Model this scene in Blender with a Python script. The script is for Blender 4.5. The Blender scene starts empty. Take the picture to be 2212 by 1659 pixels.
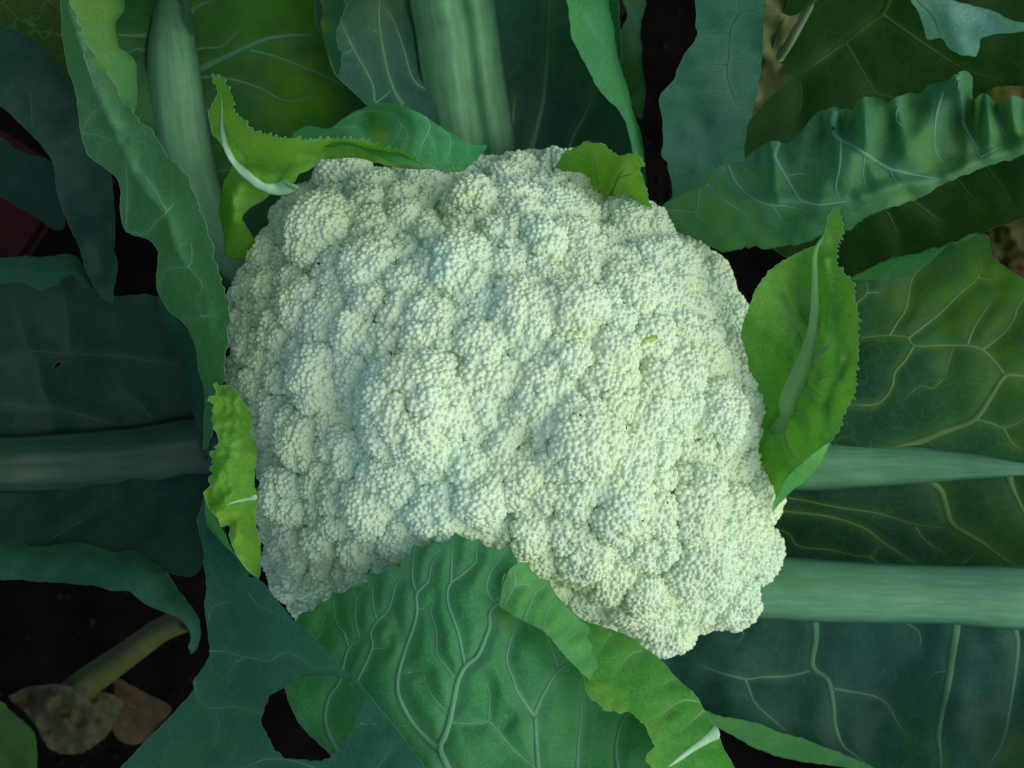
import bpy, math, random
import numpy as np
from mathutils import Matrix, Vector, noise, geometry, kdtree

random.seed(7); rng = np.random.default_rng(7)
scene = bpy.context.scene

# ------------------------------------------------------------------ camera, sky, sun, exposure
CAM_Z = 0.66                      # camera height above the soil, looking straight down
FOC = 1106 / math.tan(math.radians(30))   # focal length in tracing pixels (frame 2212 x 1659)
cam_d = bpy.data.cameras.new('camera'); cam = bpy.data.objects.new('camera', cam_d)
scene.collection.objects.link(cam); scene.camera = cam
cam.location = (0, 0, CAM_Z); cam.rotation_euler = (0, 0, 0)
cam_d.sensor_width = 36; cam_d.lens = 18 / math.tan(math.radians(30))
cam_d.clip_start = 0.01; cam_d.clip_end = 100
cam_d.dof.use_dof = True; cam_d.dof.focus_distance = 0.305; cam_d.dof.aperture_fstop = 16

SUN_EL, SUN_AZ = math.radians(42), math.radians(104)   # azimuth clockwise from +Y (picture up)
world = bpy.data.worlds.new('World'); scene.world = world; world.use_nodes = True
wn = world.node_tree.nodes; wl = world.node_tree.links
sky = wn.new('ShaderNodeTexSky'); sky.sky_type = 'NISHITA'; sky.sun_disc = False
sky.sun_elevation = SUN_EL; sky.sun_rotation = SUN_AZ
wl.new(sky.outputs[0], wn['Background'].inputs[0]); wn['Background'].inputs[1].default_value = 0.085
sun_d = bpy.data.lights.new('sun', 'SUN'); sun = bpy.data.objects.new('sun', sun_d)
scene.collection.objects.link(sun)
sun_d.energy = 1.1; sun_d.angle = math.radians(75); sun_d.color = (1.0, 0.95, 0.82)
sdir = Vector((math.sin(SUN_AZ) * math.cos(SUN_EL), math.cos(SUN_AZ) * math.cos(SUN_EL), math.sin(SUN_EL)))
sun.rotation_euler = sdir.to_track_quat('Z', 'Y').to_euler(); sun.location = sdir * 3
vs = scene.view_settings
vs.view_transform = 'Standard'; vs.look = 'None'; vs.gamma = 1; vs.use_curve_mapping = False
vs.exposure = 0.85
scene.cycles.max_bounces = 6; scene.cycles.diffuse_bounces = 3; scene.cycles.glossy_bounces = 2; scene.cycles.transmission_bounces = 3
scene.cycles.caustics_reflective = False; scene.cycles.caustics_refractive = False

# ------------------------------------------------------------------ materials
def new_mat(name):
    m = bpy.data.materials.new(name); m.use_nodes = True
    nt = m.node_tree; nt.nodes.clear()
    out = nt.nodes.new('ShaderNodeOutputMaterial')
    return m, nt, out
def nd(nt, kind, **kw):
    n = nt.nodes.new('ShaderNode' + kind)
    for k, v in kw.items():
        if k.startswith('i_'): n.inputs[k[2:].replace('_', ' ')].default_value = v
        else: setattr(n, k, v)
    return n
def mix(nt, fac, a, b, blend='MIX'):
    n = nt.nodes.new('ShaderNodeMix'); n.data_type = 'RGBA'; n.blend_type = blend
    for i, v in ((0, fac), (6, a), (7, b)):
        if hasattr(v, 'is_output'): nt.links.new(v, n.inputs[i])
        else: n.inputs[i].default_value = v if i == 0 else (*v, 1)
    return n.outputs[2]
def ramp(nt, src, lo, hi, a=0.0, b=1.0):
    n = nt.nodes.new('ShaderNodeMapRange'); nt.links.new(src, n.inputs[0])
    for i, v in zip((1, 2, 3, 4), (lo, hi, a, b)): n.inputs[i].default_value = v
    return n.outputs[0]

def leaf_mat(name, c1, c2, vein=(0.16, 0.30, 0.13), yellow=(0.17, 0.24, 0.02), trans=0.3, rough=0.5, net=0.17, spec=0.10, bloom=.2):
    m, nt, out = new_mat(name); L = nt.links
    tc = nd(nt, 'TexCoord')
    n1 = nd(nt, 'TexNoise', i_Scale=22.0, i_Detail=4.0, i_Roughness=0.6); L.new(tc.outputs['Object'], n1.inputs['Vector'])
    n2 = nd(nt, 'TexNoise', i_Scale=260.0, i_Detail=3.0); L.new(tc.outputs['Object'], n2.inputs['Vector'])
    col = mix(nt, ramp(nt, n1.outputs[0], .36, .64), c1, c2)
    col = mix(nt, ramp(nt, n2.outputs[0], .3, .7, 0, .35), col, tuple(min(1, 1.7 * v) for v in c1))
    n3 = nd(nt, 'TexNoise', i_Scale=14.0, i_Detail=7.0, i_Roughness=.7); L.new(tc.outputs['Object'], n3.inputs['Vector'])
    col = mix(nt, ramp(nt, n3.outputs[0], .47, .72, 0, bloom), col, (.10, .21, .20))
    # yellowed patches and painted backlight (attribute) and the pale tissue next to the veins (attribute)
    at = nd(nt, 'Attribute', attribute_name='yellow'); av = nd(nt, 'Attribute', attribute_name='veiny')
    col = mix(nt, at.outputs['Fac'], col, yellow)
    n4 = nd(nt, 'TexNoise', i_Scale=1300.0, i_Detail=2.0); L.new(tc.outputs['Object'], n4.inputs['Vector'])
    col = mix(nt, ramp(nt, n4.outputs[0], .35, .7, 0, .3), col, tuple(min(1, 2.0 * v) for v in c2))
    # fine reticulate veins
    nv = nd(nt, 'TexNoise', i_Scale=90.0, i_Detail=2.0); L.new(tc.outputs['Object'], nv.inputs['Vector'])
    vv = mix(nt, 0.012, tc.outputs['Object'], nv.outputs[1], 'ADD')
    vo = nd(nt, 'TexVoronoi', feature='DISTANCE_TO_EDGE', i_Scale=95.0); L.new(vv, vo.inputs['Vector'])
    line = ramp(nt, vo.outputs[0], 0.0, 0.04, net * 1.35, 0)
    vo2 = nd(nt, 'TexVoronoi', feature='DISTANCE_TO_EDGE', i_Scale=260.0); L.new(vv, vo2.inputs['Vector'])
    col = mix(nt, ramp(nt, vo2.outputs[0], 0.0, 0.07, net * .55, 0), col, vein)
    col = mix(nt, line, col, vein)
    vf = nd(nt, 'Math', operation='MULTIPLY'); L.new(av.outputs['Fac'], vf.inputs[0]); vf.inputs[1].default_value = .45
    col = mix(nt, vf.outputs[0], col, vein)
    bump = nd(nt, 'Bump', i_Strength=0.3, i_Distance=0.0006)
    L.new(n2.outputs[0], bump.inputs['Height'])
    p = nd(nt, 'BsdfPrincipled', i_Roughness=rough); L.new(col, p.inputs['Base Color'])
    p.inputs['Specular IOR Level'].default_value = spec
    L.new(bump.outputs[0], p.inputs['Normal'])
    t = nd(nt, 'BsdfTranslucent')
    tcx = mix(nt, 1.0, col, (1.9, 2.0, .7), 'MULTIPLY'); L.new(tcx, t.inputs['Color']); L.new(bump.outputs[0], t.inputs['Normal'])
    ms = nd(nt, 'MixShader'); ms.inputs[0].default_value = trans
    L.new(p.outputs[0], ms.inputs[1]); L.new(t.outputs[0], ms.inputs[2]); L.new(ms.outputs[0], out.inputs[0])
    return m

def plain_mat(name, c1, c2, rough=0.5, scale=60, stretch=None, sss=0.0, spec=.4, bump=.2, fine=900, trans=0.0, flank=None):
    m, nt, out = new_mat(name); L = nt.links
    tc = nd(nt, 'TexCoord'); src = tc.outputs['Object']
    n1 = nd(nt, 'TexNoise', i_Scale=scale, i_Detail=5.0, i_Roughness=.6); L.new(src, n1.inputs['Vector'])
    n2 = nd(nt, 'TexNoise', i_Scale=fine, i_Detail=2.0); L.new(src, n2.inputs['Vector'])
    col = mix(nt, ramp(nt, n1.outputs[0], .35, .65), c1, c2)
    if flank:
        ar = nd(nt, 'Attribute', attribute_name='ribuv'); ns = nd(nt, 'TexNoise', i_Scale=1.6, i_Detail=6.0, i_Roughness=.65); L.new(ar.outputs['Vector'], ns.inputs['Vector'])
        col = mix(nt, ramp(nt, ns.outputs[0], .38, .66, .0, .55), col, tuple(.55 * v for v in c1)); n2 = ns
        af = nd(nt, 'Attribute', attribute_name='flank'); col = mix(nt, af.outputs['Fac'], col, flank)
    p = nd(nt, 'BsdfPrincipled', i_Roughness=rough); L.new(col, p.inputs['Base Color'])
    p.inputs['Specular IOR Level'].default_value = spec
    if sss:
        p.inputs['Subsurface Weight'].default_value = sss; p.inputs['Subsurface Radius'].default_value = (1, .9, .5); p.inputs['Subsurface Scale'].default_value = .0022
    b = nd(nt, 'Bump', i_Strength=bump, i_Distance=.0005); L.new(n2.outputs[0], b.inputs['Height']); L.new(b.outputs[0], p.inputs['Normal'])
    if trans:
        t = nd(nt, 'BsdfTranslucent'); L.new(mix(nt, 1.0, col, (1.6, 1.6, .9), 'MULTIPLY'), t.inputs['Color']); ms = nd(nt, 'MixShader'); ms.inputs[0].default_value = trans
        L.new(p.outputs[0], ms.inputs[1]); L.new(t.outputs[0], ms.inputs[2]); L.new(ms.outputs[0], out.inputs[0])
    else: L.new(p.outputs[0], out.inputs[0])
    return m

M = {}
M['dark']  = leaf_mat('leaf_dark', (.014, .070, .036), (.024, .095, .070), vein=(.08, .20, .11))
M['shade'] = leaf_mat('leaf_shaded', (.007, .032, .022), (.011, .045, .030), vein=(.03, .08, .05), bloom=.08)  # for leaves left of the head: their shade is put into the colour
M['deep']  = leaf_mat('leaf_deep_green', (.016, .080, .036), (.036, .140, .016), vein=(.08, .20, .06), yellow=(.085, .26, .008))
M['blue']  = leaf_mat('leaf_blue_green', (.018, .092, .058), (.030, .125, .076), vein=(.08, .22, .13))
M['under'] = leaf_mat('leaf_underside', (.030, .175, .066), (.058, .230, .060), vein=(.13, .36, .20), net=.15)
M['long']  = leaf_mat('leaf_mid_green', (.066, .250, .062), (.095, .300, .080), vein=(.13, .34, .13))
M['band']  = leaf_mat('leaf_bright_margin', (.040, .200, .026), (.066, .250, .036), vein=(.20, .40, .14), yellow=(.19, .27, .02), trans=.3, bloom=.04)
M['cup']   = leaf_mat('leaf_cupped', (.066, .235, .024), (.098, .295, .036), vein=(.22, .40, .12), trans=.14, bloom=.04)
M['young'] = leaf_mat('leaf_young', (.085, .250, .022), (.120, .31, .034), vein=(.30, .46, .16), yellow=(.22, .33, .025), trans=.35, bloom=.04)
M['crink'] = leaf_mat('leaf_crinkled', (.034, .140, .070), (.066, .200, .060), vein=(.11, .28, .16), yellow=(.14, .28, .018), net=.15)
M['fold'] = leaf_mat('leaf_folded', (.042, .155, .056), (.060, .195, .068), vein=(.15, .34, .17), bloom=.3)
M['sunny'] = leaf_mat('leaf_yellow_green', (.013, .068, .038), (.022, .095, .034), vein=(.14, .30, .07), yellow=(.095, .25, .008), bloom=.22)
M['pale']  = leaf_mat('leaf_pale_bloom', (.085, .23, .17), (.11, .28, .21), vein=(.2, .38, .26))
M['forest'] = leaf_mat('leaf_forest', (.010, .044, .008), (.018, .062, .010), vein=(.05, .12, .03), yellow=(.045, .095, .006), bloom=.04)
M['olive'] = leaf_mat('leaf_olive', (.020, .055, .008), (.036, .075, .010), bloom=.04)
M['wither'] = leaf_mat('leaf_withered', (.040, .042, .018), (.026, .028, .012), vein=(.10, .11, .05), yellow=(.06, .025, .008), trans=.2, rough=.6, bloom=.04)
M['yellowed'] = leaf_mat('leaf_yellowed', (.10, .125, .040), (.13, .15, .055), vein=(.16, .19, .09), yellow=(.015, .012, .005), trans=.2, rough=.6, bloom=.04)
M['brown'] = leaf_mat('leaf_brown', (.036, .024, .009), (.014, .010, .004), vein=(.12, .08, .03), trans=.15, rough=.65, bloom=.04)
M['rim']   = plain_mat('hole_rim', (.10, .13, .06), (.06, .09, .04), rough=.7, spec=.1)
M['rib']   = plain_mat('midrib_pale', (.125, .33, .155), (.165, .39, .20), rough=.45, scale=45, spec=.25, flank=(.028, .105, .055))
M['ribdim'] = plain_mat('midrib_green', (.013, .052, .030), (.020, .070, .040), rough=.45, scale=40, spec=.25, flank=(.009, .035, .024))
M['ribwhite'] = plain_mat('midrib_white', (.26, .50, .27), (.33, .58, .34), rough=.4, scale=60, spec=.3)
M['vein']  = plain_mat('vein_pale', (.12, .34, .17), (.15, .39, .20), rough=.5, spec=.2, trans=.42)
M['veinhi'] = plain_mat('vein_underside', (.17, .42, .25), (.22, .48, .29), rough=.5, spec=.2, trans=.42)
M['veinyoung'] = plain_mat('vein_young', (.22, .44, .16), (.27, .50, .20), rough=.5, spec=.2, trans=.42)
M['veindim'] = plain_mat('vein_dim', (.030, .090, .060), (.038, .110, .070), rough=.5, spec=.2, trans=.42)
M['veinblue'] = plain_mat('vein_blue_green', (.045, .16, .10), (.06, .19, .12), rough=.5, spec=.1, trans=.42)
M['veinolive'] = plain_mat('vein_olive', (.075, .17, .03), (.095, .20, .04), rough=.5, spec=.1, trans=.42)
M['veinyel'] = plain_mat('vein_yellow_green', (.19, .38, .11), (.24, .44, .14), rough=.5, spec=.2, trans=.42)
M['edge']  = plain_mat('leaf_edge_pale', (.085, .26, .13), (.12, .32, .16), rough=.5, spec=.2, trans=.42)
M['edgehi'] = plain_mat('leaf_edge_bright', (.20, .42, .20), (.26, .48, .24), rough=.5, spec=.2, trans=.42)
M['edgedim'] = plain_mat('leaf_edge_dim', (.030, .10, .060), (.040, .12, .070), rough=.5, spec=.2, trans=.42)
M['curd']  = plain_mat('curd', (.60, .79, .55), (.65, .77, .48), rough=.7, scale=34, spec=.15, bump=.2, fine=2500)
M['core']  = plain_mat('curd_stalk', (.58, .78, .46), (.62, .82, .50), rough=.7, scale=90, spec=.1)
M['stem']  = plain_mat('stem', (.14, .20, .09), (.20, .24, .12), rough=.6)
M['soil']  = plain_mat('soil', (.0025, .0025, .002), (.006, .005, .004), rough=1, scale=30, bump=1.0, fine=220, spec=0)
M['litter'] = plain_mat('litter', (.012, .009, .006), (.005, .004, .003), rough=1, scale=50, bump=.6, fine=300, spec=0)
M['red']   = plain_mat('red_plastic', (.026, .004, .003), (.016, .003, .002), rough=.6, scale=40, spec=.1)
M['green_bit'] = plain_mat('green_bit', (.32, .50, .08), (.40, .56, .12), rough=.5)
M['speck'] = plain_mat('speck', (.02, .03, .012), (.035, .04, .02), rough=.7)
M['stalkpale'] = plain_mat('pale_stalk', (.13, .19, .09), (.17, .23, .11), rough=.6, scale=50, spec=.1)
M['stalk'] = plain_mat('olive_stalk', (.035, .048, .010), (.050, .064, .016), rough=.55, scale=50, spec=.15)

# ------------------------------------------------------------------ geometry helpers
def P(x, y, z):
    s = (CAM_Z - z) / FOC
    return Vector(((x - 1106) * s, (829.5 - y) * s, z))
def Pn(x, y, z):
    s = (CAM_Z - z) / FOC
    return np.stack([(x - 1106) * s, (829.5 - y) * s, z], -1)
def link(name, me, mat, parent=None):
    o = bpy.data.objects.new(name, me); scene.collection.objects.link(o)
    if mat: me.materials.append(mat)
    if parent:
        o.parent = parent
        if parent.type == 'EMPTY': o.matrix_parent_inverse = Matrix.Translation(-parent.location)
    return o
def mesh_from(name, V, F, smooth=True):
    me = bpy.data.meshes.new(name); me.from_pydata([tuple(v) for v in V], [], [tuple(f) for f in F])
    if smooth: me.polygons.foreach_set('use_smooth', [True] * len(me.polygons))
    me.update(); return me
def smooth_line(pts, step=6.0, closed=False):
    p = np.array(pts, float)
    if len(p) < 3:
        n = max(2, int(np.linalg.norm(p[-1] - p[0]) / step)); t = np.linspace(0, 1, n)[:, None]
        return p[0] * (1 - t) + p[-1] * t
    q = np.vstack([2 * p[0] - p[1], p, 2 * p[-1] - p[-2]])
    out = []
    for i in range(1, len(q) - 2):
        a, b, c, d = q[i - 1], q[i], q[i + 1], q[i + 2]
        n = max(1, int(np.linalg.norm((c - b)[:2]) / step))
        for k in range(n):
            t = k / n
            out.append(.5 * (2 * b + (c - a) * t + (2 * a - 5 * b + 4 * c - d) * t * t + (3 * b - a - 3 * c + d) * t ** 3))
    out.append(p[-1]); return np.array(out)
def seg_dist(X, Y, pl):
    """distance of points to a polyline, all in tracing pixels"""
    pl = np.asarray(pl, float)[:, :2]; best = np.full(X.shape, 1e9)
    for a, b in zip(pl[:-1], pl[1:]):
        d = b - a; L2 = d @ d + 1e-9
        t = np.clip(((X - a[0]) * d[0] + (Y - a[1]) * d[1]) / L2, 0, 1)
        best = np.minimum(best, np.hypot(X - a[0] - t * d[0], Y - a[1] - t * d[1]))
    return best
def in_poly(X, Y, poly):
    poly = np.asarray(poly); ins = np.zeros(X.shape, bool); n = len(poly); j = n - 1
    for i in range(n):
        xi, yi = poly[i]; xj, yj = poly[j]
        c = ((yi > Y) != (yj > Y)) & (X < (xj - xi) * (Y - yi) / (yj - yi + 1e-12) + xi)
        ins ^= c; j = i
    return ins
class TPS:
    def __init__(s, pts, lam=1e-4):
        p = np.array(pts, float); s.c = p[:, :2] / 1000; z = p[:, 2]
        n = len(p); K = s.phi(np.linalg.norm(s.c[:, None] - s.c[None], axis=2)) + lam * np.eye(n)
        A = np.zeros((n + 3, n + 3)); A[:n, :n] = K; A[:n, n] = 1; A[:n, n + 1:] = s.c
        A[n:, :n] = A[:n, n:].T
        s.w = np.linalg.lstsq(A, np.concatenate([z, np.zeros(3)]), rcond=None)[0]
    def phi(s, r): return r * r * np.log(r + 1e-9)
    def __call__(s, X, Y):
        q = np.stack([np.ravel(X), np.ravel(Y)], 1) / 1000
        K = s.phi(np.linalg.norm(q[:, None] - s.c[None], axis=2)); n = len(s.c)
        return (K @ s.w[:n] + s.w[n] + q @ s.w[n + 1:]).reshape(np.shape(X))
def nz(X, Y, sc, seed):
    return np.array([noise.noise((x / sc, y / sc, seed)) for x, y in zip(np.ravel(X), np.ravel(Y))]).reshape(np.shape(X))

# tracing transforms: enlarged crop of the photograph -> tracing pixels
def tr(x0, y0, k): return lambda L: [(x0 + k * p[0], y0 + k * p[1], *p[2:]) for p in L]
A1 = tr(0, 0, .33338); A2 = tr(442.4, 0, .33338); A3 = tr(1106, 0, .33338); A4 = tr(1636.9, 0, .33338)
A5 = tr(0, 530.9, .3467); A6 = tr(1592.6, 442.4, .3733); A7 = tr(0, 1083.9, .3467); A8 = tr(1548.4, 1017.5, .3867)
B1 = tr(530.9, 1106, .33338); B2 = tr(1017.5, 1150.2, .3067); BF = tr(424.7, 796.3, .2932)

# ------------------------------------------------------------------ the dome of the curd
HC = np.array((1095., 868.))
SIL = np.array([(490, 600), (525, 530), (560, 480), (610, 415), (700, 365), (780, 350), (930, 362), (1060, 320), (1130, 312), (1205, 322), (1290, 385),
    (1400, 448), (1475, 465), (1580, 560), (1612, 660), (1625, 720), (1658, 770), (1692, 850), (1680, 960), (1668, 1040), (1684, 1150),
    (1662, 1245), (1605, 1328), (1525, 1375), (1470, 1415), (1415, 1412), (1290, 1400), (1100, 1420), (850, 1420), (700, 1390), (620, 1330),
    (565, 1240), (552, 1050), (530, 950), (496, 850), (486, 760)], float)
_ang = np.arctan2(SIL[:, 1] - HC[1], SIL[:, 0] - HC[0]); _rad = np.hypot(*(SIL - HC).T); _o = np.argsort(_ang)
_ang, _rad = _ang[_o], _rad[_o]
def sil_r(X, Y): return np.interp(np.arctan2(Y - HC[1], X - HC[0]), _ang, _rad, period=2 * math.pi)
ZE, HD = 0.292, 0.074
def zdome(X, Y):
    rho = np.hypot(X - HC[0], Y - HC[1]) / (sil_r(X, Y) - 18)
    return np.where(rho < 1, ZE + HD * np.clip(1 - np.clip(rho, 0, 1) ** 2.5, 0, 1) ** .72, ZE - .3 * np.clip(rho - 1, 0, .2))

# the lobes of the head: branches of the curd pressing against each other (traced centre and radius)
LOBES = np.array([(475 + .69 * x, 280.5 + .69 * y, .69 * r) for x, y, r in [tuple(map(float, t.split(','))) for t in '''400,170,130 560,220,110
    330,330,150 160,400,100 80,480,90 470,440,130 640,310,90 790,250,130 740,450,160 250,560,130 560,590,110 420,640,120 800,670,120 940,120,100
    1090,130,110 1000,360,130 1150,270,100 1290,330,150 930,490,80 1130,430,110 1280,500,130 1100,570,140 940,680,80 1330,420,110 1480,400,90
    1540,470,110 1560,590,100 1440,640,110 1230,700,120 1370,780,110 1050,780,80 910,810,95 1170,790,70 130,790,110 330,780,150 620,870,230
    280,960,150 880,970,120 1120,960,170 1320,900,130 1540,900,150 1690,830,110 1430,1000,80 1650,950,90 240,1130,140 470,1180,130 640,1140,90
    640,1070,100 800,1140,130 1020,1130,110 1230,1170,150 1480,1160,150 1660,1140,120 950,1260,130 1140,1330,130 320,1290,110 160,1280,80
    200,1430,110 440,1400,110 1320,1290,100 1480,1340,160 1310,1430,130 1660,1320,130 1590,1470,120 1400,1560,130 1150,1440,80 640,740,100
    90,620,100 60,720,80 700,1330,140 900,1400,130 600,1480,130'''.split()]])
def lobes(X, Y):
    X = np.asarray(X, float); Y = np.asarray(Y, float); best = np.zeros(X.shape)
    for cx, cy, r in LOBES:
        d2 = ((X - cx) ** 2 + (Y - cy) ** 2) / (1.12 * r) ** 2
        best = np.maximum(best, .0068 * min(1.35, max(.75, r / 85)) * np.sqrt(np.clip(1 - d2, 0, 1)))
    return best - .0030
def zlobed(X, Y): return zdome(X, Y) + lobes(X, Y)

# ------------------------------------------------------------------ leaf builder
def outline(pieces):
    raw = np.array([p for pc in pieces for p in pc[0]], float)[:, :2]
    area = np.sum(raw[:, 0] * np.roll(raw[:, 1], -1) - np.roll(raw[:, 0], -1) * raw[:, 1])
    sgn = 1 if area > 0 else -1
    out = []
    for pc in pieces:
        pts, amp, per = pc[0], (pc[1] if len(pc) > 1 else 0), (pc[2] if len(pc) > 2 else 20)
        if amp < 0: out += [tuple(p[:2]) for p in pts]; continue          # already traced tooth by tooth
        q = smooth_line([p[:2] for p in pts], 5)
        d = np.gradient(q, axis=0); nn = np.stack([d[:, 1], -d[:, 0]], 1); nn /= np.linalg.norm(nn, axis=1)[:, None] + 1e-9
        wob = np.array([noise.noise((p[0] / 16, p[1] / 16, 2.2)) * 2.6 + noise.noise((p[0] / 60, p[1] / 60, 7.2)) * 3 for p in q]); wob[0] = wob[-1] = 0
        q = q + nn * wob[:, None]
        if amp:
            d = np.gradient(q, axis=0); nrm = np.stack([d[:, 1], -d[:, 0]], 1) * sgn
            nrm /= np.linalg.norm(nrm, axis=1)[:, None] + 1e-9
            s = np.concatenate([[0], np.cumsum(np.linalg.norm(np.diff(q, axis=0), axis=1))])
            n = max(2, int(s[-1] / per)); res = []; u = 0.0
            while u < s[-1]:
                L = per * random.uniform(.45, 1.7); a = amp * random.uniform(.15, 1.35)
                for f, h in ((0, 0), (.35, .55), (.55, 1), (.68, .9), (.82, .25)):
                    uu = min(u + f * L, s[-1]); c = np.array([np.interp(uu, s, q[:, k]) for k in (0, 1)])
                    nn = np.array([np.interp(uu, s, nrm[:, k]) for k in (0, 1)]); res.append(c + nn * a * h)
                u += L
            q = np.array(res)
        out += [tuple(p) for p in q]
    res = [out[0]]
    for p in out[1:]:
        if math.hypot(p[0] - res[-1][0], p[1] - res[-1][1]) > 1.2: res.append(p)
    return np.array(res)

def build_patch(name, mat, parent, poly, zf, holes=(), veins=(), yellow=(), step=8, edge=None, edge_r=1.3, edge_skip=None):
    x0, y0 = poly.min(0); x1, y1 = poly.max(0)
    gx, gy = np.meshgrid(np.arange(x0, x1, step), np.arange(y0, y1, step * .87))
    gx = gx + (np.arange(gx.shape[0]) % 2)[:, None] * step * .5
    gx, gy = gx.ravel() + rng.uniform(-1, 1, gx.size), gy.ravel() + rng.uniform(-1, 1, gx.size)
    ok = in_poly(gx, gy, poly); gx, gy = gx[ok], gy[ok]
    loops = [poly]
    for hh in holes:
        q = smooth_line(list(hh) + [hh[0]], 5)[:-1]; c = q.mean(0)
        loops.append(c + (q - c) * np.array([1 + .05 * noise.noise((p[0] / 9, p[1] / 9, 4.4)) + .04 * noise.noise((p[0] / 25, p[1] / 25, 1.4)) for p in q])[:, None])
    ok = np.ones(gx.shape, bool)
    for k, lp in enumerate(loops):
        ok &= seg_dist(gx, gy, np.vstack([lp, lp[:1]])) > step * .45
        if k: ok &= ~in_poly(gx, gy, lp)
    gx, gy = gx[ok], gy[ok]
    vs2, es = [], []
    for lp in loops:
        b = len(vs2); vs2 += [Vector(p) for p in lp]; n = len(lp)
        es += [(b + i, b + (i + 1) % n) for i in range(n)]
    vs2 += [Vector(p) for p in zip(gx, gy)]
    v, e, f, *_ = geometry.delaunay_2d_cdt(vs2, es, [], 4, 1e-4)
    X = np.array([p[0] for p in v]); Y = np.array([p[1] for p in v])
    for lp in loops[1:]:
        cx = np.array([X[list(t)].mean() for t in f]); cy = np.array([Y[list(t)].mean() for t in f])
        f = [t for t, k in zip(f, in_poly(cx, cy, lp)) if not k]
    Z = zf(X, Y)
    me = mesh_from(name, Pn(X, Y, Z), f)
    a = me.attributes.new('yellow', 'FLOAT', 'POINT'); yv = np.zeros(len(X))
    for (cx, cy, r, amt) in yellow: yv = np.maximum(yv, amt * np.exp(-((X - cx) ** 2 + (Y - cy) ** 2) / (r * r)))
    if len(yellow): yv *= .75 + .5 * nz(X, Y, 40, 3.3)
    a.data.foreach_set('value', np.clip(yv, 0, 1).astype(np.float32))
    a = me.attributes.new('veiny', 'FLOAT', 'POINT'); vv = np.zeros(len(X))
    for w, pl in veins: vv = np.maximum(vv, min(1, w / 7) * np.exp(-(seg_dist(X, Y, pl) / (5 + w)) ** 2))
    a.data.foreach_set('value', vv.astype(np.float32))
    o = link(name, me, mat, parent)
    if edge:
        for k, lp in enumerate(loops):
            tube('leaf_edge', edge if k == 0 else M['rim'], parent if parent is not None and parent.parent is not None else o, [(p[0], p[1]) for p in lp] + [tuple(lp[0])], zf, edge_r, round_=True)
    return o

def tube(name, mat, parent, pts, zf, w, round_=False, hr=.5, taper=True, lift=0.0, smooth=False, tip=.5):
    """vein lying on a leaf: half-round ridge of width w (tracing pixels), tapering to its tip"""
    q = np.array(smooth_line(pts, 7) if smooth else pts, float)
    X, Y = q[:, 0], q[:, 1]; Z = zf(X, Y) + lift
    C = Pn(X, Y, Z); T = np.gradient(C, axis=0); T /= np.linalg.norm(T, axis=1)[:, None] + 1e-12
    e = 3.0
    N = np.cross(Pn(X + e, Y, zf(X + e, Y)) - Pn(X - e, Y, zf(X - e, Y)), Pn(X, Y - e, zf(X, Y - e)) - Pn(X, Y + e, zf(X, Y + e)))
    N /= np.linalg.norm(N, axis=1)[:, None] + 1e-12; N[N[:, 2] < 0] *= -1
    S = np.cross(T, N); S /= np.linalg.norm(S, axis=1)[:, None] + 1e-12
    n = len(q); t = np.linspace(0, 1, n)
    W = np.asarray(w if np.ndim(w) else np.full(n, float(w)))
    if not round_ and taper: W = W * (1 - (1 - tip) * t) * np.clip((1.02 - t) / .25, .12, 1) ** .6
    if not round_ and np.max(W) >= 7: W = W * (1 + .7 * np.exp(-np.concatenate([[0], np.cumsum(np.hypot(np.diff(X), np.diff(Y)))]) / 22))
    W = (W * (CAM_Z - Z) / FOC)[:, None]
    V = []; k = 6
    angs = np.linspace(0, 2 * math.pi, k, endpoint=False) if round_ else np.linspace(-.25, math.pi + .25, k)
    for a in angs:
        if round_: V.append(C + (S * math.cos(a) + N * math.sin(a)) * W * .5)
        else: V.append(C + S * math.cos(a) * W * .5 + N * (math.sin(a) * hr * W))
    V = np.stack(V, 1).reshape(-1, 3); F = []
    kk = k if round_ else k - 1
    for i in range(n - 1):
        for j in range(kk):
            a, b = i * k + j, i * k + (j + 1) % k; F.append((a, b, b + k, a + k))
    if not round_: F += [tuple(range(k)), tuple(range((n - 1) * k + k - 1, (n - 1) * k - 1, -1))]
    return link(name, mesh_from(name, V, F), mat, parent)

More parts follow.
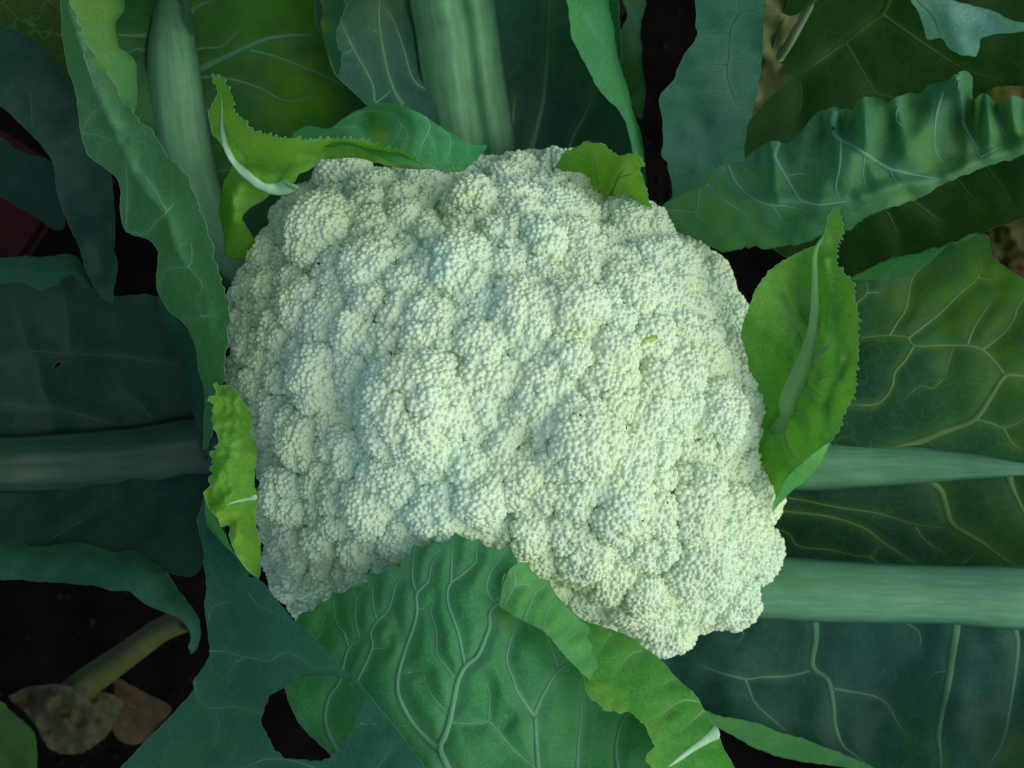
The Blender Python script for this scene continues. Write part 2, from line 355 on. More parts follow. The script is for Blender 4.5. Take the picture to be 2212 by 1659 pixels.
def rib(mat, parent, pts, hr=.35, groove=None, name='midrib', k=18, zf=None, blade=None, lift=.6):
    """thick midrib / stalk; pts = (x, y, z_mm or None, width px)"""
    q = np.array([(p[0], p[1], (float(zf(np.array([p[0]]), np.array([p[1]]))[0]) * 1000 if p[2] is None else p[2]), p[3]) for p in pts], float)
    q = smooth_line(q, 9)
    if zf is not None and blade is not None:
        ins = in_poly(q[:, 0], q[:, 1], blade); 
        tt = np.gradient(q[:, :2], axis=0); tt /= np.linalg.norm(tt, axis=1)[:, None] + 1e-9; zz = np.full(len(q), -1e9)
        for uu in (-.75, -.4, 0, .4, .75): zz = np.maximum(zz, zf(q[:, 0] - tt[:, 1] * uu * q[:, 3] * .5, q[:, 1] + tt[:, 0] * uu * q[:, 3] * .5) * 1000 - abs(uu) * .8)
        wgt = np.convolve(np.pad(ins.astype(float), 12, 'edge'), np.ones(25) / 25, 'valid'); q[:, 2] = q[:, 2] * (1 - wgt) + zz * wgt
        q[:, 2] = np.convolve(np.pad(q[:, 2], 14, 'reflect', reflect_type='odd'), np.ones(29) / 29, 'valid') + lift
    C = Pn(q[:, 0], q[:, 1], q[:, 2] / 1000); T = np.gradient(C, axis=0); T /= np.linalg.norm(T, axis=1)[:, None]
    S = np.cross(T, np.array((0, 0, 1.))); S /= np.linalg.norm(S, axis=1)[:, None]; N = np.cross(S, T)
    W = q[:, 3] * (CAM_Z - q[:, 2] / 1000) / FOC * .5
    V, F = [], []; n = len(q)
    us = np.linspace(-1, 1, k)
    for i in range(n):
        for u in us:
            h = max(0, .5 + .5 * math.cos(math.pi * abs(u) ** 1.25)) ** .75 * hr * 2
            if groove: h -= groove[1] * hr * 2 * math.exp(-((u - groove[0]) / groove[2]) ** 2) * (1 - u * u)
            h += .018 * noise.noise((u * 6, i * .02, len(pts))) * (1 - u * u)
            V.append(C[i] + S[i] * u * W[i] + N[i] * (h - .06) * W[i])
        for u in us[1:-1][::-1]:
            V.append(C[i] + S[i] * u * W[i] * .96 - N[i] * (.06 + .55 * (1 - u * u) ** .6) * W[i])
    kk = 2 * k - 2
    for i in range(n - 1):
        for j in range(kk):
            a, b = i * kk + j, i * kk + (j + 1) % kk; F.append((a, b, b + kk, a + kk))
    F += [tuple(range(kk)), tuple(range(n * kk - 1, (n - 1) * kk - 1, -1))]
    me = mesh_from(name, V, F); a = me.attributes.new('ribuv', 'FLOAT_VECTOR', 'POINT')
    uu = np.concatenate([us, us[1:-1][::-1]]); rv = np.stack([np.tile(uu * 5, n), np.repeat(np.arange(n) * .055, kk), np.full(n * kk, pts[0][3] * .37)], 1)
    a.data.foreach_set('vector', rv.astype(np.float32).ravel())
    a = me.attributes.new('flank', 'FLOAT', 'POINT')
    fu = np.array([max(0, (abs(u) - .62) / .38) ** 1.3 for u in us] + [1.0] * (k - 2)); a.data.foreach_set('value', np.tile(fu, n).astype(np.float32))
    return link(name, me, mat, parent)

def leaf(label, mat, pieces, ctrl, veins=(), holes=(), parent=None, name='leaf', wav=(3, 150), quilt=1.2, over=None, extra=None,
         edge='edge', vmat='vein', yellow=(), step=8, seed=1.0, edge_r=1.2, vein_hr=.22):
    poly = outline(pieces)
    tps = TPS([c[:3] for c in ctrl])
    vl = [(w * 1.15, smooth_line(pl, 7)) for w, pl in veins]
    def zf(X, Y):
        X = np.asarray(X, float); Y = np.asarray(Y, float)
        z = tps(X, Y)
        z = z + wav[0] * nz(X, Y, wav[1], seed) + wav[0] * .35 * nz(X, Y, wav[1] * .35, seed + 5)
        if len(vl) and quilt:
            d = np.full(X.shape, 1e9)
            for w, pl in vl: d = np.minimum(d, seg_dist(X, Y, pl) + 6 * max(0, 1 - w / 5))
            z = z + quilt * (1 - np.exp(-(d / 22) ** 2))
        if extra is not None: z = z + extra(X, Y)
        z = z / 1000
        if over is not None: z = np.maximum(z, zdome(X, Y) + (over + 1.0) / 1000)
        return z
    o = build_patch(name, M[mat], parent, poly, zf, holes, vl, yellow, step, M[edge] if edge else None, edge_r)
    if label: o['label'] = label
    zf.poly = poly
    vp = parent if parent is not None and parent.type == 'MESH' else o      # veins of a folded piece belong to its leaf
    for w, pl in vl: tube('vein', M[vmat], vp, pl, zf, w, hr=vein_hr)
    return o, zf

def roll(pl, h, w):
    """rise of a rolled margin away from its fold line: quarter circle of height h (mm) over w pixels"""
    pl = smooth_line(pl, 12)
    def f(X, Y):
        t = np.clip(seg_dist(X, Y, pl) / w, 0, 1); return h * np.sqrt(1 - (1 - t) ** 2)
    return f

# ------------------------------------------------------------------ ground
def ground():
    n = 160; s = 7.0; V, F = [], []
    for j in range(n + 1):
        for i in range(n + 1):
            u, v = (i / n * 2 - 1), (j / n * 2 - 1)
            x, y = s * u * abs(u) ** 1.4, s * v * abs(v) ** 1.4
            z = .012 * noise.noise((x * 9, y * 9, 0)) + .007 * noise.noise((x * 40, y * 40, 3)) + .004 * noise.noise((x * 110, y * 110, 7))
            V.append((x, y, z))
    for j in range(n):
        for i in range(n): a = j * (n + 1) + i; F.append((a, a + 1, a + n + 2, a + n + 1))
    o = link('ground', mesh_from('ground', V, F), M['soil']); o['kind'] = 'structure'
    # crumbs of soil and dry litter in the gaps
    V, F = [], []
    for _ in range(1500):
        x, y = random.uniform(-.42, .42), random.uniform(-.34, .34)
        r = random.uniform(.001, .004); z = .012 * noise.noise((x * 9, y * 9, 0)) + .3 * r; b = len(V)
        for d in ((1, 0, 0), (-1, 0, 0), (0, 1, 0), (0, -1, 0), (0, 0, .8), (0, 0, -.8)):
            V.append((x + r * d[0] * random.uniform(.6, 1.5), y + r * d[1] * random.uniform(.6, 1.5), z + r * d[2]))
        F += [(b + i, b + j, b + k) for i, j in ((0, 2), (2, 1), (1, 3), (3, 0)) for k in (4, 5)]
    o = link('soil_crumbs', mesh_from('soil_crumbs', V, F, False), M['litter']); o['kind'] = 'stuff'
    o['label'] = 'crumbs of soil and dry litter on the ground under the leaves'; o['category'] = 'soil'
ground()

# ------------------------------------------------------------------ the cauliflower
axis = P(HC[0], HC[1], .25)
plant = bpy.data.objects.new('cauliflower_plant', None); scene.collection.objects.link(plant)
plant['label'] = 'cauliflower plant with a large white head inside green leaves'; plant['category'] = 'cauliflower'
plant.empty_display_size = .05; plant.location = (axis.x, axis.y, 0)

def floret_list():
    L = """750,374,45 823,410,48 743,451,33 689,493,50 734,506,27 798,480,36 814,518,22 663,557,32 714,544,27 583,538,36 612,435,40
    526,589,32 542,637,42 567,595,25 615,589,28 702,595,30 631,650,36 689,685,34 814,602,50 849,563,34 740,650,33 638,720,28 756,730,58
    660,762,30 583,755,30 862,691,54 919,499,44 1022,461,72 977,589,74 1054,589,46 958,685,38 1022,742,62 567,803,42 683,813,50 839,800,48
    926,806,56 574,838,40 657,950,80 714,844,58 878,876,100 1015,870,42 830,956,42 926,950,52 871,1014,45 814,1020,38 983,975,40
    628,1071,70 798,1084,62 750,1033,30 926,1033,36 900,1090,36 807,1135,32 676,1190,44 759,1164,34 583,1167,36 846,1164,30 708,1212,34
    615,1257,42 759,1244,48 820,1212,34 647,1308,30 1022,1075,66 916,1161,34 1079,956,58 1126,374,46 1087,333,26 1190,340,36 1228,387,44
    1280,395,28 1183,432,36 1241,473,36 1305,454,48 1167,525,76 1318,518,40 1410,502,48 1369,467,36 1471,490,30 1394,566,58 1510,535,42
    1478,573,40 1545,595,52 1535,669,50 1578,678,32 1119,611,46 1190,624,28 1260,595,46 1350,621,50 1439,621,40 1103,672,42 1180,669,34
    1254,678,42 1190,701,34 1366,678,50 1458,691,48 1138,749,40 1203,745,24 1254,733,40 1327,749,42 1478,755,52 1561,742,42 1196,787,30
    1270,781,36 1398,774,46 1471,800,44 1110,813,50 1350,813,46 1286,819,36 1610,755,42 1628,795,38 1548,813,36 1096,965,50 1176,909,38
    1256,961,88 1332,954,40 1402,926,50 1367,985,30 1467,968,40 1554,937,62 1628,961,40 1645,900,38 1554,1006,36 1329,1079,76 1190,1065,52
    1263,1107,28 1107,1051,30 1488,1072,74 1436,1037,28 1460,1107,36 1620,1058,52 1616,1127,44 1395,1169,42 1485,1169,40 1145,1134,50
    1235,1186,60 1176,1207,40 1270,1231,44 1263,1276,36 1356,1204,28 1523,1214,56 1443,1224,34 1618,1197,44 1374,1252,58 1436,1266,30
    1598,1252,42 1488,1280,34 1356,1325,50 1547,1287,44 1495,1335,42 1430,1367,40 1277,1322,32 1460,1380,32 920,400,44 985,380,40 1050,385,44
    870,440,34 1310,880,50 1230,870,40 1140,870,36 1480,880,52 1390,855,40 1570,870,44 560,700,38 530,700,34 520,760,32 590,900,40 560,960,34
    880,620,26 900,560,24 1240,540,36 1060,660,34 960,760,30 760,950,30 620,860,30 770,790,40 960,900,44 1080,1180,50 980,1140,44 870,1230,44
    1000,1240,60 1120,1290,60 900,1310,60 760,1320,50 1220,1350,44 1050,1370,50"""
    out = [tuple(map(float, t.split(','))) for t in L.split()]
    return out

def unit_cap(seg=7, rings=3):
    V = [(0, 0, 1)]; F = []
    for j in range(1, rings + 1):
        th = j / rings * 1.6
        for i in range(seg):
            ph = 2 * math.pi * (i + .5 * (j % 2)) / seg; V.append((math.sin(th) * math.cos(ph), math.sin(th) * math.sin(ph), math.cos(th)))
    for i in range(seg): F.append((0, 1 + i, 1 + (i + 1) % seg))
    for j in range(rings - 1):
        for i in range(seg):
            a, b = 1 + j * seg + i, 1 + j * seg + (i + 1) % seg; F += [(a, a + seg, b), (b, a + seg, b + seg)]
    return np.array(V), np.array(F)
CAPV, CAPF = unit_cap()
def basis(n):
    a = np.where(np.abs(n[:, :1]) < .8, np.array([[1., 0, 0]]), np.array([[0, 1., 0]]))
    u = np.cross(n, a); u /= np.linalg.norm(u, axis=1)[:, None]; return u, np.cross(n, u)

def build_curd():
    """the head: a closed dome grown outwards in four generations of bumps (lobes, florets, buds, granules),
    each generation pushed out along the surface of the one before; cut along the lobe creases into florets"""
    N = 540; g = np.linspace(-1, 1, N); U, W = np.meshgrid(g, g, indexing='ij')
    big = np.abs(U) >= np.abs(W); s = np.where(big, np.abs(U), np.abs(W))           # concentric square -> disc
    with np.errstate(divide='ignore', invalid='ignore'):
        a = np.where(big, np.pi / 4 * W / U, np.pi / 2 - np.pi / 4 * U / W) + np.where(big, np.where(U < 0, np.pi, 0), np.where(W < 0, np.pi, 0))
    a = np.nan_to_num(a)
    # profile by arc length: over the dome to the rim, then in underneath
    rho = 1 - np.linspace(1, 0, 400) ** 3; zz = ZE + HD * np.clip(1 - rho ** 2.5, 0, 1) ** .72
    rho = np.concatenate([rho, [.995, .96, .88]]); zz = np.concatenate([zz, [ZE - .010, ZE - .022, ZE - .032]])
    arc = np.concatenate([[0], np.cumsum(np.hypot(np.diff(rho) * .105, np.diff(zz)))]); arc /= arc[-1]
    RH = np.interp(s, arc, rho); Z = np.interp(s, arc, zz)
    RR = np.interp(a, _ang, _rad, period=2 * math.pi) - 50
    X = HC[0] + np.cos(a) * RR * RH; Y = HC[1] + np.sin(a) * RR * RH
    S = Pn(X, Y, Z)
    def normals(S, it=0):
        n = np.cross(np.gradient(S, axis=0), np.gradient(S, axis=1)); n /= np.linalg.norm(n, axis=2)[..., None] + 1e-12
        for _ in range(it):
            n[1:-1, 1:-1] = n[1:-1, 1:-1] + n[2:, 1:-1] + n[:-2, 1:-1] + n[1:-1, 2:] + n[1:-1, :-2]; n /= np.linalg.norm(n, axis=2)[..., None] + 1e-12
        return n if np.mean(n[N // 4:-N // 4, N // 4:-N // 4, 2]) > 0 else -n
    cell = .00064
    def window(c, r):
        w = int(r * 1.7 / cell) + 2; return slice(max(0, c[0] - w), c[0] + w + 1), slice(max(0, c[1] - w), c[1] + w + 1)
    def grow(S, seeds, rb, H, groove=None):
        """push the surface out: each seed is a round bump of radius rb and height H, creases where bumps meet"""
        hgt = np.zeros((N, N)); own = np.full((N, N), -1); sec = np.zeros((N, N))
        for k, (c, r, q) in enumerate(zip(seeds, rb, H)):
            wi = window(c, r); d2 = ((S[wi] - S[c]) ** 2).sum(-1) / (r * r)
            v = q * np.sqrt(np.clip(1 - d2, 0, 1)); m = v > hgt[wi]; sec[wi] = np.where(m, hgt[wi], np.maximum(sec[wi], v)); hgt[wi][m] = v[m]; own[wi][m] = k
        if groove: hgt = hgt - groove[0] * np.exp(-((hgt - sec) / groove[1]) ** 2)
        return hgt, own
    def darts(S, rmin, first=(), tries=90000, spread=.25):
        blocked = np.zeros((N, N), bool); out = []
        for c in list(first) + [None] * 1:
            if c is None: break
            if blocked[c] : continue
            out.append(c); wi = window(c, rmin); blocked[wi] |= ((S[wi] - S[c]) ** 2).sum(-1) < (rmin * .75) ** 2
        free = rng.permutation(N * N)
        for f in free:
            c = (int(f) // N, int(f) % N)
            if blocked[c]: continue
            r = rmin * rng.uniform(1 - spread, 1 + spread); out.append(c); wi = window(c, r); blocked[wi] |= ((S[wi] - S[c]) ** 2).sum(-1) < r * r
        return out
    px = np.stack([X, Y], -1).reshape(-1, 2); kd2 = kdtree.KDTree(N * N // 9 + 1)
    idx = [(i, j) for i in range(0, N, 3) for j in range(0, N, 3) if s[i, j] < .88]
    kd2 = kdtree.KDTree(len(idx))
    for k, (i, j) in enumerate(idx): kd2.insert((X[i, j], Y[i, j], 0), k)
    kd2.balance()
    near = lambda x, y: idx[kd2.find((x, y, 0))[1]]
    # 1 lobes: traced ones, then the rim and underside
    seeds = [near(x, y) for x, y, r in LOBES]; rb = [.92 * r * (CAM_Z - S[c][2]) / FOC for c, (x, y, r) in zip(seeds, LOBES)]
    cov = np.zeros((N, N), bool)
    for c, r in zip(seeds, rb): wi = window(c, r); cov[wi] |= ((S[wi] - S[c]) ** 2).sum(-1) < (1.0 * r) ** 2
    for f in rng.permutation(N * N):
        c = (int(f) // N, int(f) % N)
        if cov[c]: continue
        r = rng.uniform(.014, .018) * (1.5 if s[c] > .84 else 1); seeds.append(c); rb.append(r); wi = window(c, r); cov[wi] |= ((S[wi] - S[c]) ** 2).sum(-1) < (.74 * r) ** 2
    hgt, own = grow(S, seeds, rb, [.0190 * min(1.35, max(.66, r / .0135)) * rng.uniform(.9, 1.1) * (1 if k < len(LOBES) else .7) for k, r in enumerate(rb)], (.0030, .0013))
    nrm = normals(S); S = S + nrm * (hgt - .0122)[..., None]
    S[1:-1, 1:-1] = S[1:-1, 1:-1] * .6 + .1 * (S[2:, 1:-1] + S[:-2, 1:-1] + S[1:-1, 2:] + S[1:-1, :-2])
    # 2 florets: traced ones first
    fl = [near(x, y) for x, y, r in floret_list()]
    sd = darts(S, .0082, fl); q = rng.uniform(.75, 1.3, len(sd)); r2 = .0064 * rng.uniform(.85, 1.15, len(sd))
    hgt, _ = grow(S, sd, r2, r2 * .36 * q, (.0004, .0003)); S = S + normals(S, 6) * hgt[..., None]
    # 3 buds
    sd = darts(S, .0040, spread=.3); q = rng.uniform(.8, 1.2, len(sd)); r3 = .0031 * rng.uniform(.92, 1.1, len(sd))
    hgt, _ = grow(S, sd, r3, r3 * .40 * q); S = S + normals(S, 4) * hgt[..., None]
    # 4 granules
    sd = darts(S, .00152, spread=.3); sd = [c for c in sd if s[c] < .93]; nr = normals(S, 3)
    ci = np.array(sd); gp = S[ci[:, 0], ci[:, 1]]; gn = nr[ci[:, 0], ci[:, 1]]; gn = gn + rng.normal(0, .08, gn.shape); gn /= np.linalg.norm(gn, axis=1)[:, None]
    gr = .00112 * rng.uniform(.75, 1.25, len(sd)) * np.array([1 + .28 * noise.noise(p * 130) for p in gp]); gl = own[ci[:, 0], ci[:, 1]]
    gp = gp - gn * (gr * .36)[:, None]
    # core under the florets, down to the stem
    V, F = [], []; ring = [S[i, 0] for i in range(0, N - 1, 10)] + [S[N - 1, j] for j in range(0, N - 1, 10)] + [S[i, N - 1] for i in range(N - 1, 0, -10)] + [S[0, j] for j in range(N - 1, 0, -10)]
    na = len(ring)
    for t, dz in ((1.0, -.006), (.7, -.045), (.4, -.07), (.17, -.09)):
        for v in ring: V.append((axis.x + (v[0] - axis.x) * t, axis.y + (v[1] - axis.y) * t, ZE - .026 + dz + .02 * (1 - t)))
    for j in range(3):
        for i in range(na): b, c = j * na + i, j * na + (i + 1) % na; F.append((b, b + na, c + na, c))
    F += [tuple(range(na)), tuple(range(4 * na - 1, 3 * na - 1, -1))]
    curd = link('curd', mesh_from('curd', V, F), M['core'], plant); curd['label'] = 'white knobbly cauliflower head'
    # cut into florets along the lobe creases
    fo = own[:-1, :-1].copy(); fi, fj = np.meshgrid(np.arange(N - 1), np.arange(N - 1), indexing='ij')
    flat = S.reshape(-1, 3)
    for k in range(len(seeds)):
        m = fo == k
        if m.sum() < 30: 
            if m.sum(): fo[m] = fo[min(N - 2, seeds[k][0] + 20), seeds[k][1] % (N - 1)]
    gl = fo[np.minimum(ci[:, 0], N - 2), np.minimum(ci[:, 1], N - 2)]
    for k in np.unique(fo):
        m = fo == k; i, j = fi[m], fj[m]
        quad = np.stack([i * N + j, (i + 1) * N + j, (i + 1) * N + j + 1, i * N + j + 1], 1)
        ids, inv = np.unique(quad, return_inverse=True); inv = inv.reshape(quad.shape)
        tri = np.concatenate([inv[:, [0, 1, 2]], inv[:, [0, 2, 3]]]); co = flat[ids]
        g = gl == k
        if g.any():                               # its granules: round beads set into the surface
            u, v = basis(gn[g]); r_ = gr[g][:, None, None]; e = rng.uniform(.88, 1.14, (g.sum(), 3))
            VV = gp[g][:, None] + r_ * (CAPV[None, :, :1] * (u * e[:, :1])[:, None] + CAPV[None, :, 1:2] * (v * e[:, 1:2])[:, None] + CAPV[None, :, 2:] * (gn[g] * e[:, 2:])[:, None])
            FF = (CAPF[None] + (np.arange(g.sum()) * len(CAPV))[:, None, None]).reshape(-1, 3) + len(co)
            co = np.concatenate([co, VV.reshape(-1, 3)]); tri = np.concatenate([tri, FF])
        me = bpy.data.meshes.new('floret'); me.vertices.add(len(co)); me.vertices.foreach_set('co', co.astype(np.float32).ravel())
        me.loops.add(tri.size); me.loops.foreach_set('vertex_index', tri.ravel().astype(np.int32))
        me.polygons.add(len(tri)); me.polygons.foreach_set('loop_start', np.arange(0, tri.size, 3, dtype=np.int32))
        me.polygons.foreach_set('use_smooth', np.ones(len(tri), bool)); me.update(calc_edges=True)
        link('floret', me, M['curd'], curd)
    return curd, S
curd, HEAD = build_curd()

# stem from the soil to the head
V, F = [], []
for j in range(14):
    z = -.02 + j / 13 * .235; r = .021 - .004 * math.sin(j * .9) * .4 + (.006 if j > 10 else 0)
    for i in range(20):
        a = i / 20 * 2 * math.pi; rr_ = r * (1 + .06 * math.sin(3 * a + j)); V.append((axis.x + rr_ * math.cos(a), axis.y + rr_ * math.sin(a), z))
for j in range(13):
    for i in range(20): a, b = j * 20 + i, j * 20 + (i + 1) % 20; F.append((a, b, b + 20, a + 20))
link('stem', mesh_from('stem', V, F), M['stem'], plant)
BASE = (HC[0], HC[1])

# ================= leaves and the things around the head
# ------------------------------------------------------------------ big outer leaves, lowest first
# leaf at the left with a broad midrib, both margins rolled
V_ = lambda w, L: (w, L)
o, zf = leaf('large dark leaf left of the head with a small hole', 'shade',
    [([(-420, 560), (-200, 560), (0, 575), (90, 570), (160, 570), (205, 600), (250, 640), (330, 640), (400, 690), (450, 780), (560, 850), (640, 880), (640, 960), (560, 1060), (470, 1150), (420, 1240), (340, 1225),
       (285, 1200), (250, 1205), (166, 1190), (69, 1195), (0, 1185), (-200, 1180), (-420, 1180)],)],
    [(-420, 600, 395), (-420, 1100, 395), (-420, 860, 385), (0, 600, 285), (0, 760, 268), (0, 1000, 262), (0, 1180, 270), (250, 660, 262), (250, 800, 250), (250, 1000, 246), (250, 1190, 262),  # outer end shaped to rise out of view and block sky light
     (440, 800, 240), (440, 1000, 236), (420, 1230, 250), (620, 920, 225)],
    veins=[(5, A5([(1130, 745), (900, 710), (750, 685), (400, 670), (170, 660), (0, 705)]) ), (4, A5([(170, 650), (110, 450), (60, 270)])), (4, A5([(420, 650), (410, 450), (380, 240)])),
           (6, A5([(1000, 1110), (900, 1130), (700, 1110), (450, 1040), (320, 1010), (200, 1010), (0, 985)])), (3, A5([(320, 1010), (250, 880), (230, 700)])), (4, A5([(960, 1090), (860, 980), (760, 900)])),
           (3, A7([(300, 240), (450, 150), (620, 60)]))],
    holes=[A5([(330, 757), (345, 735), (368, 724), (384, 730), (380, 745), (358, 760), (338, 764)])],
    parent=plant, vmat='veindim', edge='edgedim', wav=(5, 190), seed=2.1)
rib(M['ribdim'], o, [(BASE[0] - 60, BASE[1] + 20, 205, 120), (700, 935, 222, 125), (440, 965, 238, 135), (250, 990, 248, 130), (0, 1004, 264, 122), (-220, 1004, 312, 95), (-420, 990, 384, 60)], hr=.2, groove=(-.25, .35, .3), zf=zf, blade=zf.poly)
fl = A5([(-700, 85), (0, 80), (120, 72), (250, 65), (440, 55), (500, 90), (590, 255)])
lw = A5([(560, 262), (520, 262), (500, 240), (460, 190), (410, 190), (350, 240), (290, 262), (240, 280), (170, 245), (110, 230), (50, 245), (0, 240), (-700, 250)])
leaf(None, 'dark', [(fl,), (lw,)], [(0, 560, 284), (200, 590, 268), (0, 610, 296), (160, 600, 288), (-240, 560, 345), (-240, 620, 352)], parent=o, name='rolled_margin', extra=roll(fl, 9, 45), edge='edgedim', wav=(2, 90), quilt=0, seed=4)
up = A7([(-700, 240), (0, 245), (100, 245), (200, 275), (300, 278), (380, 270), (480, 258), (570, 265), (640, 290), (720, 320), (830, 305), (930, 360), (1020, 420), (1100, 540), (1220, 700), (1248, 790), (1230, 900), (1190, 952)])
lo = A7([(1172, 900), (1190, 850), (1160, 770), (1080, 710), (970, 670), (870, 610), (800, 550), (700, 550), (520, 515), (300, 500), (0, 485), (-700, 480)])
leaf(None, 'dark', [(up,), (lo,)], [(0, 1180, 272), (0, 1245, 282), (250, 1200, 264), (250, 1270, 276), (420, 1340, 252), (410, 1400, 250), (-240, 1200, 335)], parent=o, name='rolled_margin', extra=roll(up, 12, 45), edge='edgedim', wav=(3, 120), quilt=0, seed=5)

# top left leaf with a very thick pale midrib
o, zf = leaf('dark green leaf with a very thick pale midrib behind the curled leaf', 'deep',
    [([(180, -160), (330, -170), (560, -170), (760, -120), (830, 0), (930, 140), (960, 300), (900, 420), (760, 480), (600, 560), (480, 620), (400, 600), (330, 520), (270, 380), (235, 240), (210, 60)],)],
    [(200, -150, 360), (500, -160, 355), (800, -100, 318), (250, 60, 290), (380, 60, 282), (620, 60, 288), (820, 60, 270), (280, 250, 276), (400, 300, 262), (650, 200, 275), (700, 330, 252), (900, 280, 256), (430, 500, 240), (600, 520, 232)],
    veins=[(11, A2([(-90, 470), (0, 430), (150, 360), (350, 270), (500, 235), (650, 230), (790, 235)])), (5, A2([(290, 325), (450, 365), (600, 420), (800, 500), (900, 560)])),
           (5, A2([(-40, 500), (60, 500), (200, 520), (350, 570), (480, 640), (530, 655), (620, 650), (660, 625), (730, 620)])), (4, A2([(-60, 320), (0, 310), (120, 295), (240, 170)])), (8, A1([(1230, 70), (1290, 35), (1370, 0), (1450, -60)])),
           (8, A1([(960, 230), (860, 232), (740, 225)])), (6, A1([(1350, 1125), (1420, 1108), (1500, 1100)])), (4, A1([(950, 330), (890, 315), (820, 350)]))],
    parent=plant, vmat='vein', edge='edge', wav=(5, 200), yellow=[(650, 185, 85, 1.2), (600, 50, 120, .75), (690, 20, 70, .9)], seed=6.3)  # yellow spot mid-blade paints the light shining through the leaf
rib(M['rib'], o, [(BASE[0] - 120, BASE[1] - 60, 205, 70), (700, 690, 222, 80), (520, 560, 238, 110), (432, 450, 250, 122), (392, 320, 262, 130), (374, 180, 274, 126), (372, 60, 284, 112), (374, -40, 302, 104), (378, -160, 352, 90)], hr=.27, zf=zf, blade=zf.poly)
mg = A1([(810, -80), (810, 0), (800, 80), (750, 150), (770, 290), (830, 345), (880, 400), (888, 500), (890, 600), (870, 740), (800, 700)])
leaf(None, 'long', [(mg,), (A1([(650, 500), (520, 300), (430, 0), (400, -100)]),)], [(200, 0, 318), (270, 0, 308), (290, 150, 302), (290, 240, 298), (220, 120, 316), (270, 220, 306)], parent=o, name='rolled_margin', extra=roll(mg, 7, 40),
     yellow=[(190, 20, 70, .7), (230, 70, 50, .5), (200, 110, 60, .4)], edge='edgedim', wav=(3, 110), quilt=0, seed=9)

# top centre leaf with a grooved midrib
o, zf = leaf('upright dark leaf with a broad grooved pale midrib above the head', 'dark',
    [([(650, -170), (900, -180), (1150, -180), (1300, -170), (1330, -60), (1340, 60), (1345, 180), (1372, 260), (1390, 340), (1380, 430), (1240, 520), (1100, 560), (960, 500), (900, 380), (840, 260)] ,), ([(796, 227), (762, 197), (736, 173), (719, 150), (706, 107), (697, 73), (682, 50), (679, 0), (670, -60)],)],
    [(650, -160, 352), (1000, -170, 345), (1300, -160, 340), (700, 30, 312), (820, 30, 300), (980, 20, 296), (1200, 20, 288), (1320, 30, 300), (740, 160, 304), (860, 180, 284), (1000, 200, 276), (1230, 200, 264), (1350, 230, 285), (850, 280, 290), (1000, 350, 255), (1250, 380, 250), (1380, 400, 268), (1100, 540, 232)],
    veins=[(7, A2([(1290, 690), (1220, 570), (1170, 400), (1130, 150), (1130, 0), (1120, -100)])), (4, A2([(1430, 580), (1370, 540), (1330, 470), (1280, 290), (1210, 110), (1140, 20)])), (5, A2([(1100, 670), (1090, 560), (1050, 470), (960, 310), (890, 160)])),
           (3, A2([(955, 318), (920, 345), (880, 340)])), (3, A2([(1128, 212), (1095, 200), (1060, 180)])), (4, A2([(1100, 670), (1170, 620), (1210, 580)])),
           (11, A3([(120, 960), (190, 700), (225, 400), (240, 0), (240, -120)])), (4, A3([(235, 200), (280, 160), (360, 130)])), (6, A3([(365, 960), (410, 850), (470, 750), (540, 570)])), (7, A3([(0, 800), (10, 700), (20, 620)]))],
    parent=plant, vmat='vein', edge='edge', wav=(4, 190), yellow=[(825, 10, 60, .35)], seed=11.7)
rib(M['rib'], o, [(BASE[0], BASE[1] - 90, 205, 120), (1060, 520, 236, 150), (1020, 300, 262, 184), (1000, 170, 276, 184), (985, 60, 290, 184), (972, -20, 300, 182), (955, -160, 330, 130), (940, -330, 380, 90)], hr=.22, groove=(.2, .75, .2), k=26, zf=zf, blade=zf.poly)
fl = A3([(650, -100), (650, 0), (680, 150), (680, 330), (710, 450), (740, 560), (800, 750), (850, 950), (862, 1080)])
lw = A3([(835, 1080), (790, 1000), (770, 930), (740, 820), (680, 700), (590, 610), (520, 510), (450, 370), (390, 250), (375, 160), (355, 0), (350, -100)])
leaf(None, 'under', [(fl,), (lw,)], [(1320, 0, 302), (1230, 0, 318), (1340, 150, 290), (1270, 130, 312), (1370, 250, 284), (1340, 240, 298), (1390, 340, 276), (1330, -40, 318), (1225, -40, 330)], parent=o, name='rolled_margin', extra=roll(fl, 7, 35),
     veins=[(3, A3([(480, 70), (500, 150), (560, 240), (600, 300)])), (2.5, A3([(640, 330), (580, 420), (560, 520)]))], edge='edge', wav=(3, 110), quilt=.5, seed=12, vmat='vein')
lf = A2([(705, -90), (708, 0), (718, 150), (765, 220), (785, 300), (800, 350), (830, 430), (860, 492)])
rt = A2([(880, 430), (885, 340), (860, 300), (850, 200), (880, 120), (905, 65), (900, 0), (895, -90)])
leaf(None, 'blue', [(lf,), (rt, 3, 18)], [(679, 0, 313), (740, 0, 322), (700, 80, 310), (725, 80, 318), (725, 150, 308), (735, 130, 311), (680, -30, 330), (740, -30, 335)], parent=o, name='rolled_margin', extra=roll(lf, 6, 22),
     yellow=[(688, 10, 22, 1.2), (694, 50, 18, 1.2)], edge='edge', wav=(2, 60), quilt=0, seed=13)
leaf('narrow dark leaf edge showing behind the upright leaf', 'deep', [(A3([(760, -100), (860, 0), (855, 80), (830, 220), (845, 400), (865, 560), (855, 690), (838, 772), (790, 730), (720, 560), (690, 400), (700, 200), (740, 100), (700, -60)]),)],
    [(1340, 0, 262), (1390, 0, 258), (1340, 120, 252), (1390, 190, 250), (1380, 250, 248), (1360, 220, 244)], parent=plant, veins=[(2, A3([(700, 330), (695, 400)]))], edge='edgedim', wav=(2, 80), quilt=0, seed=14)

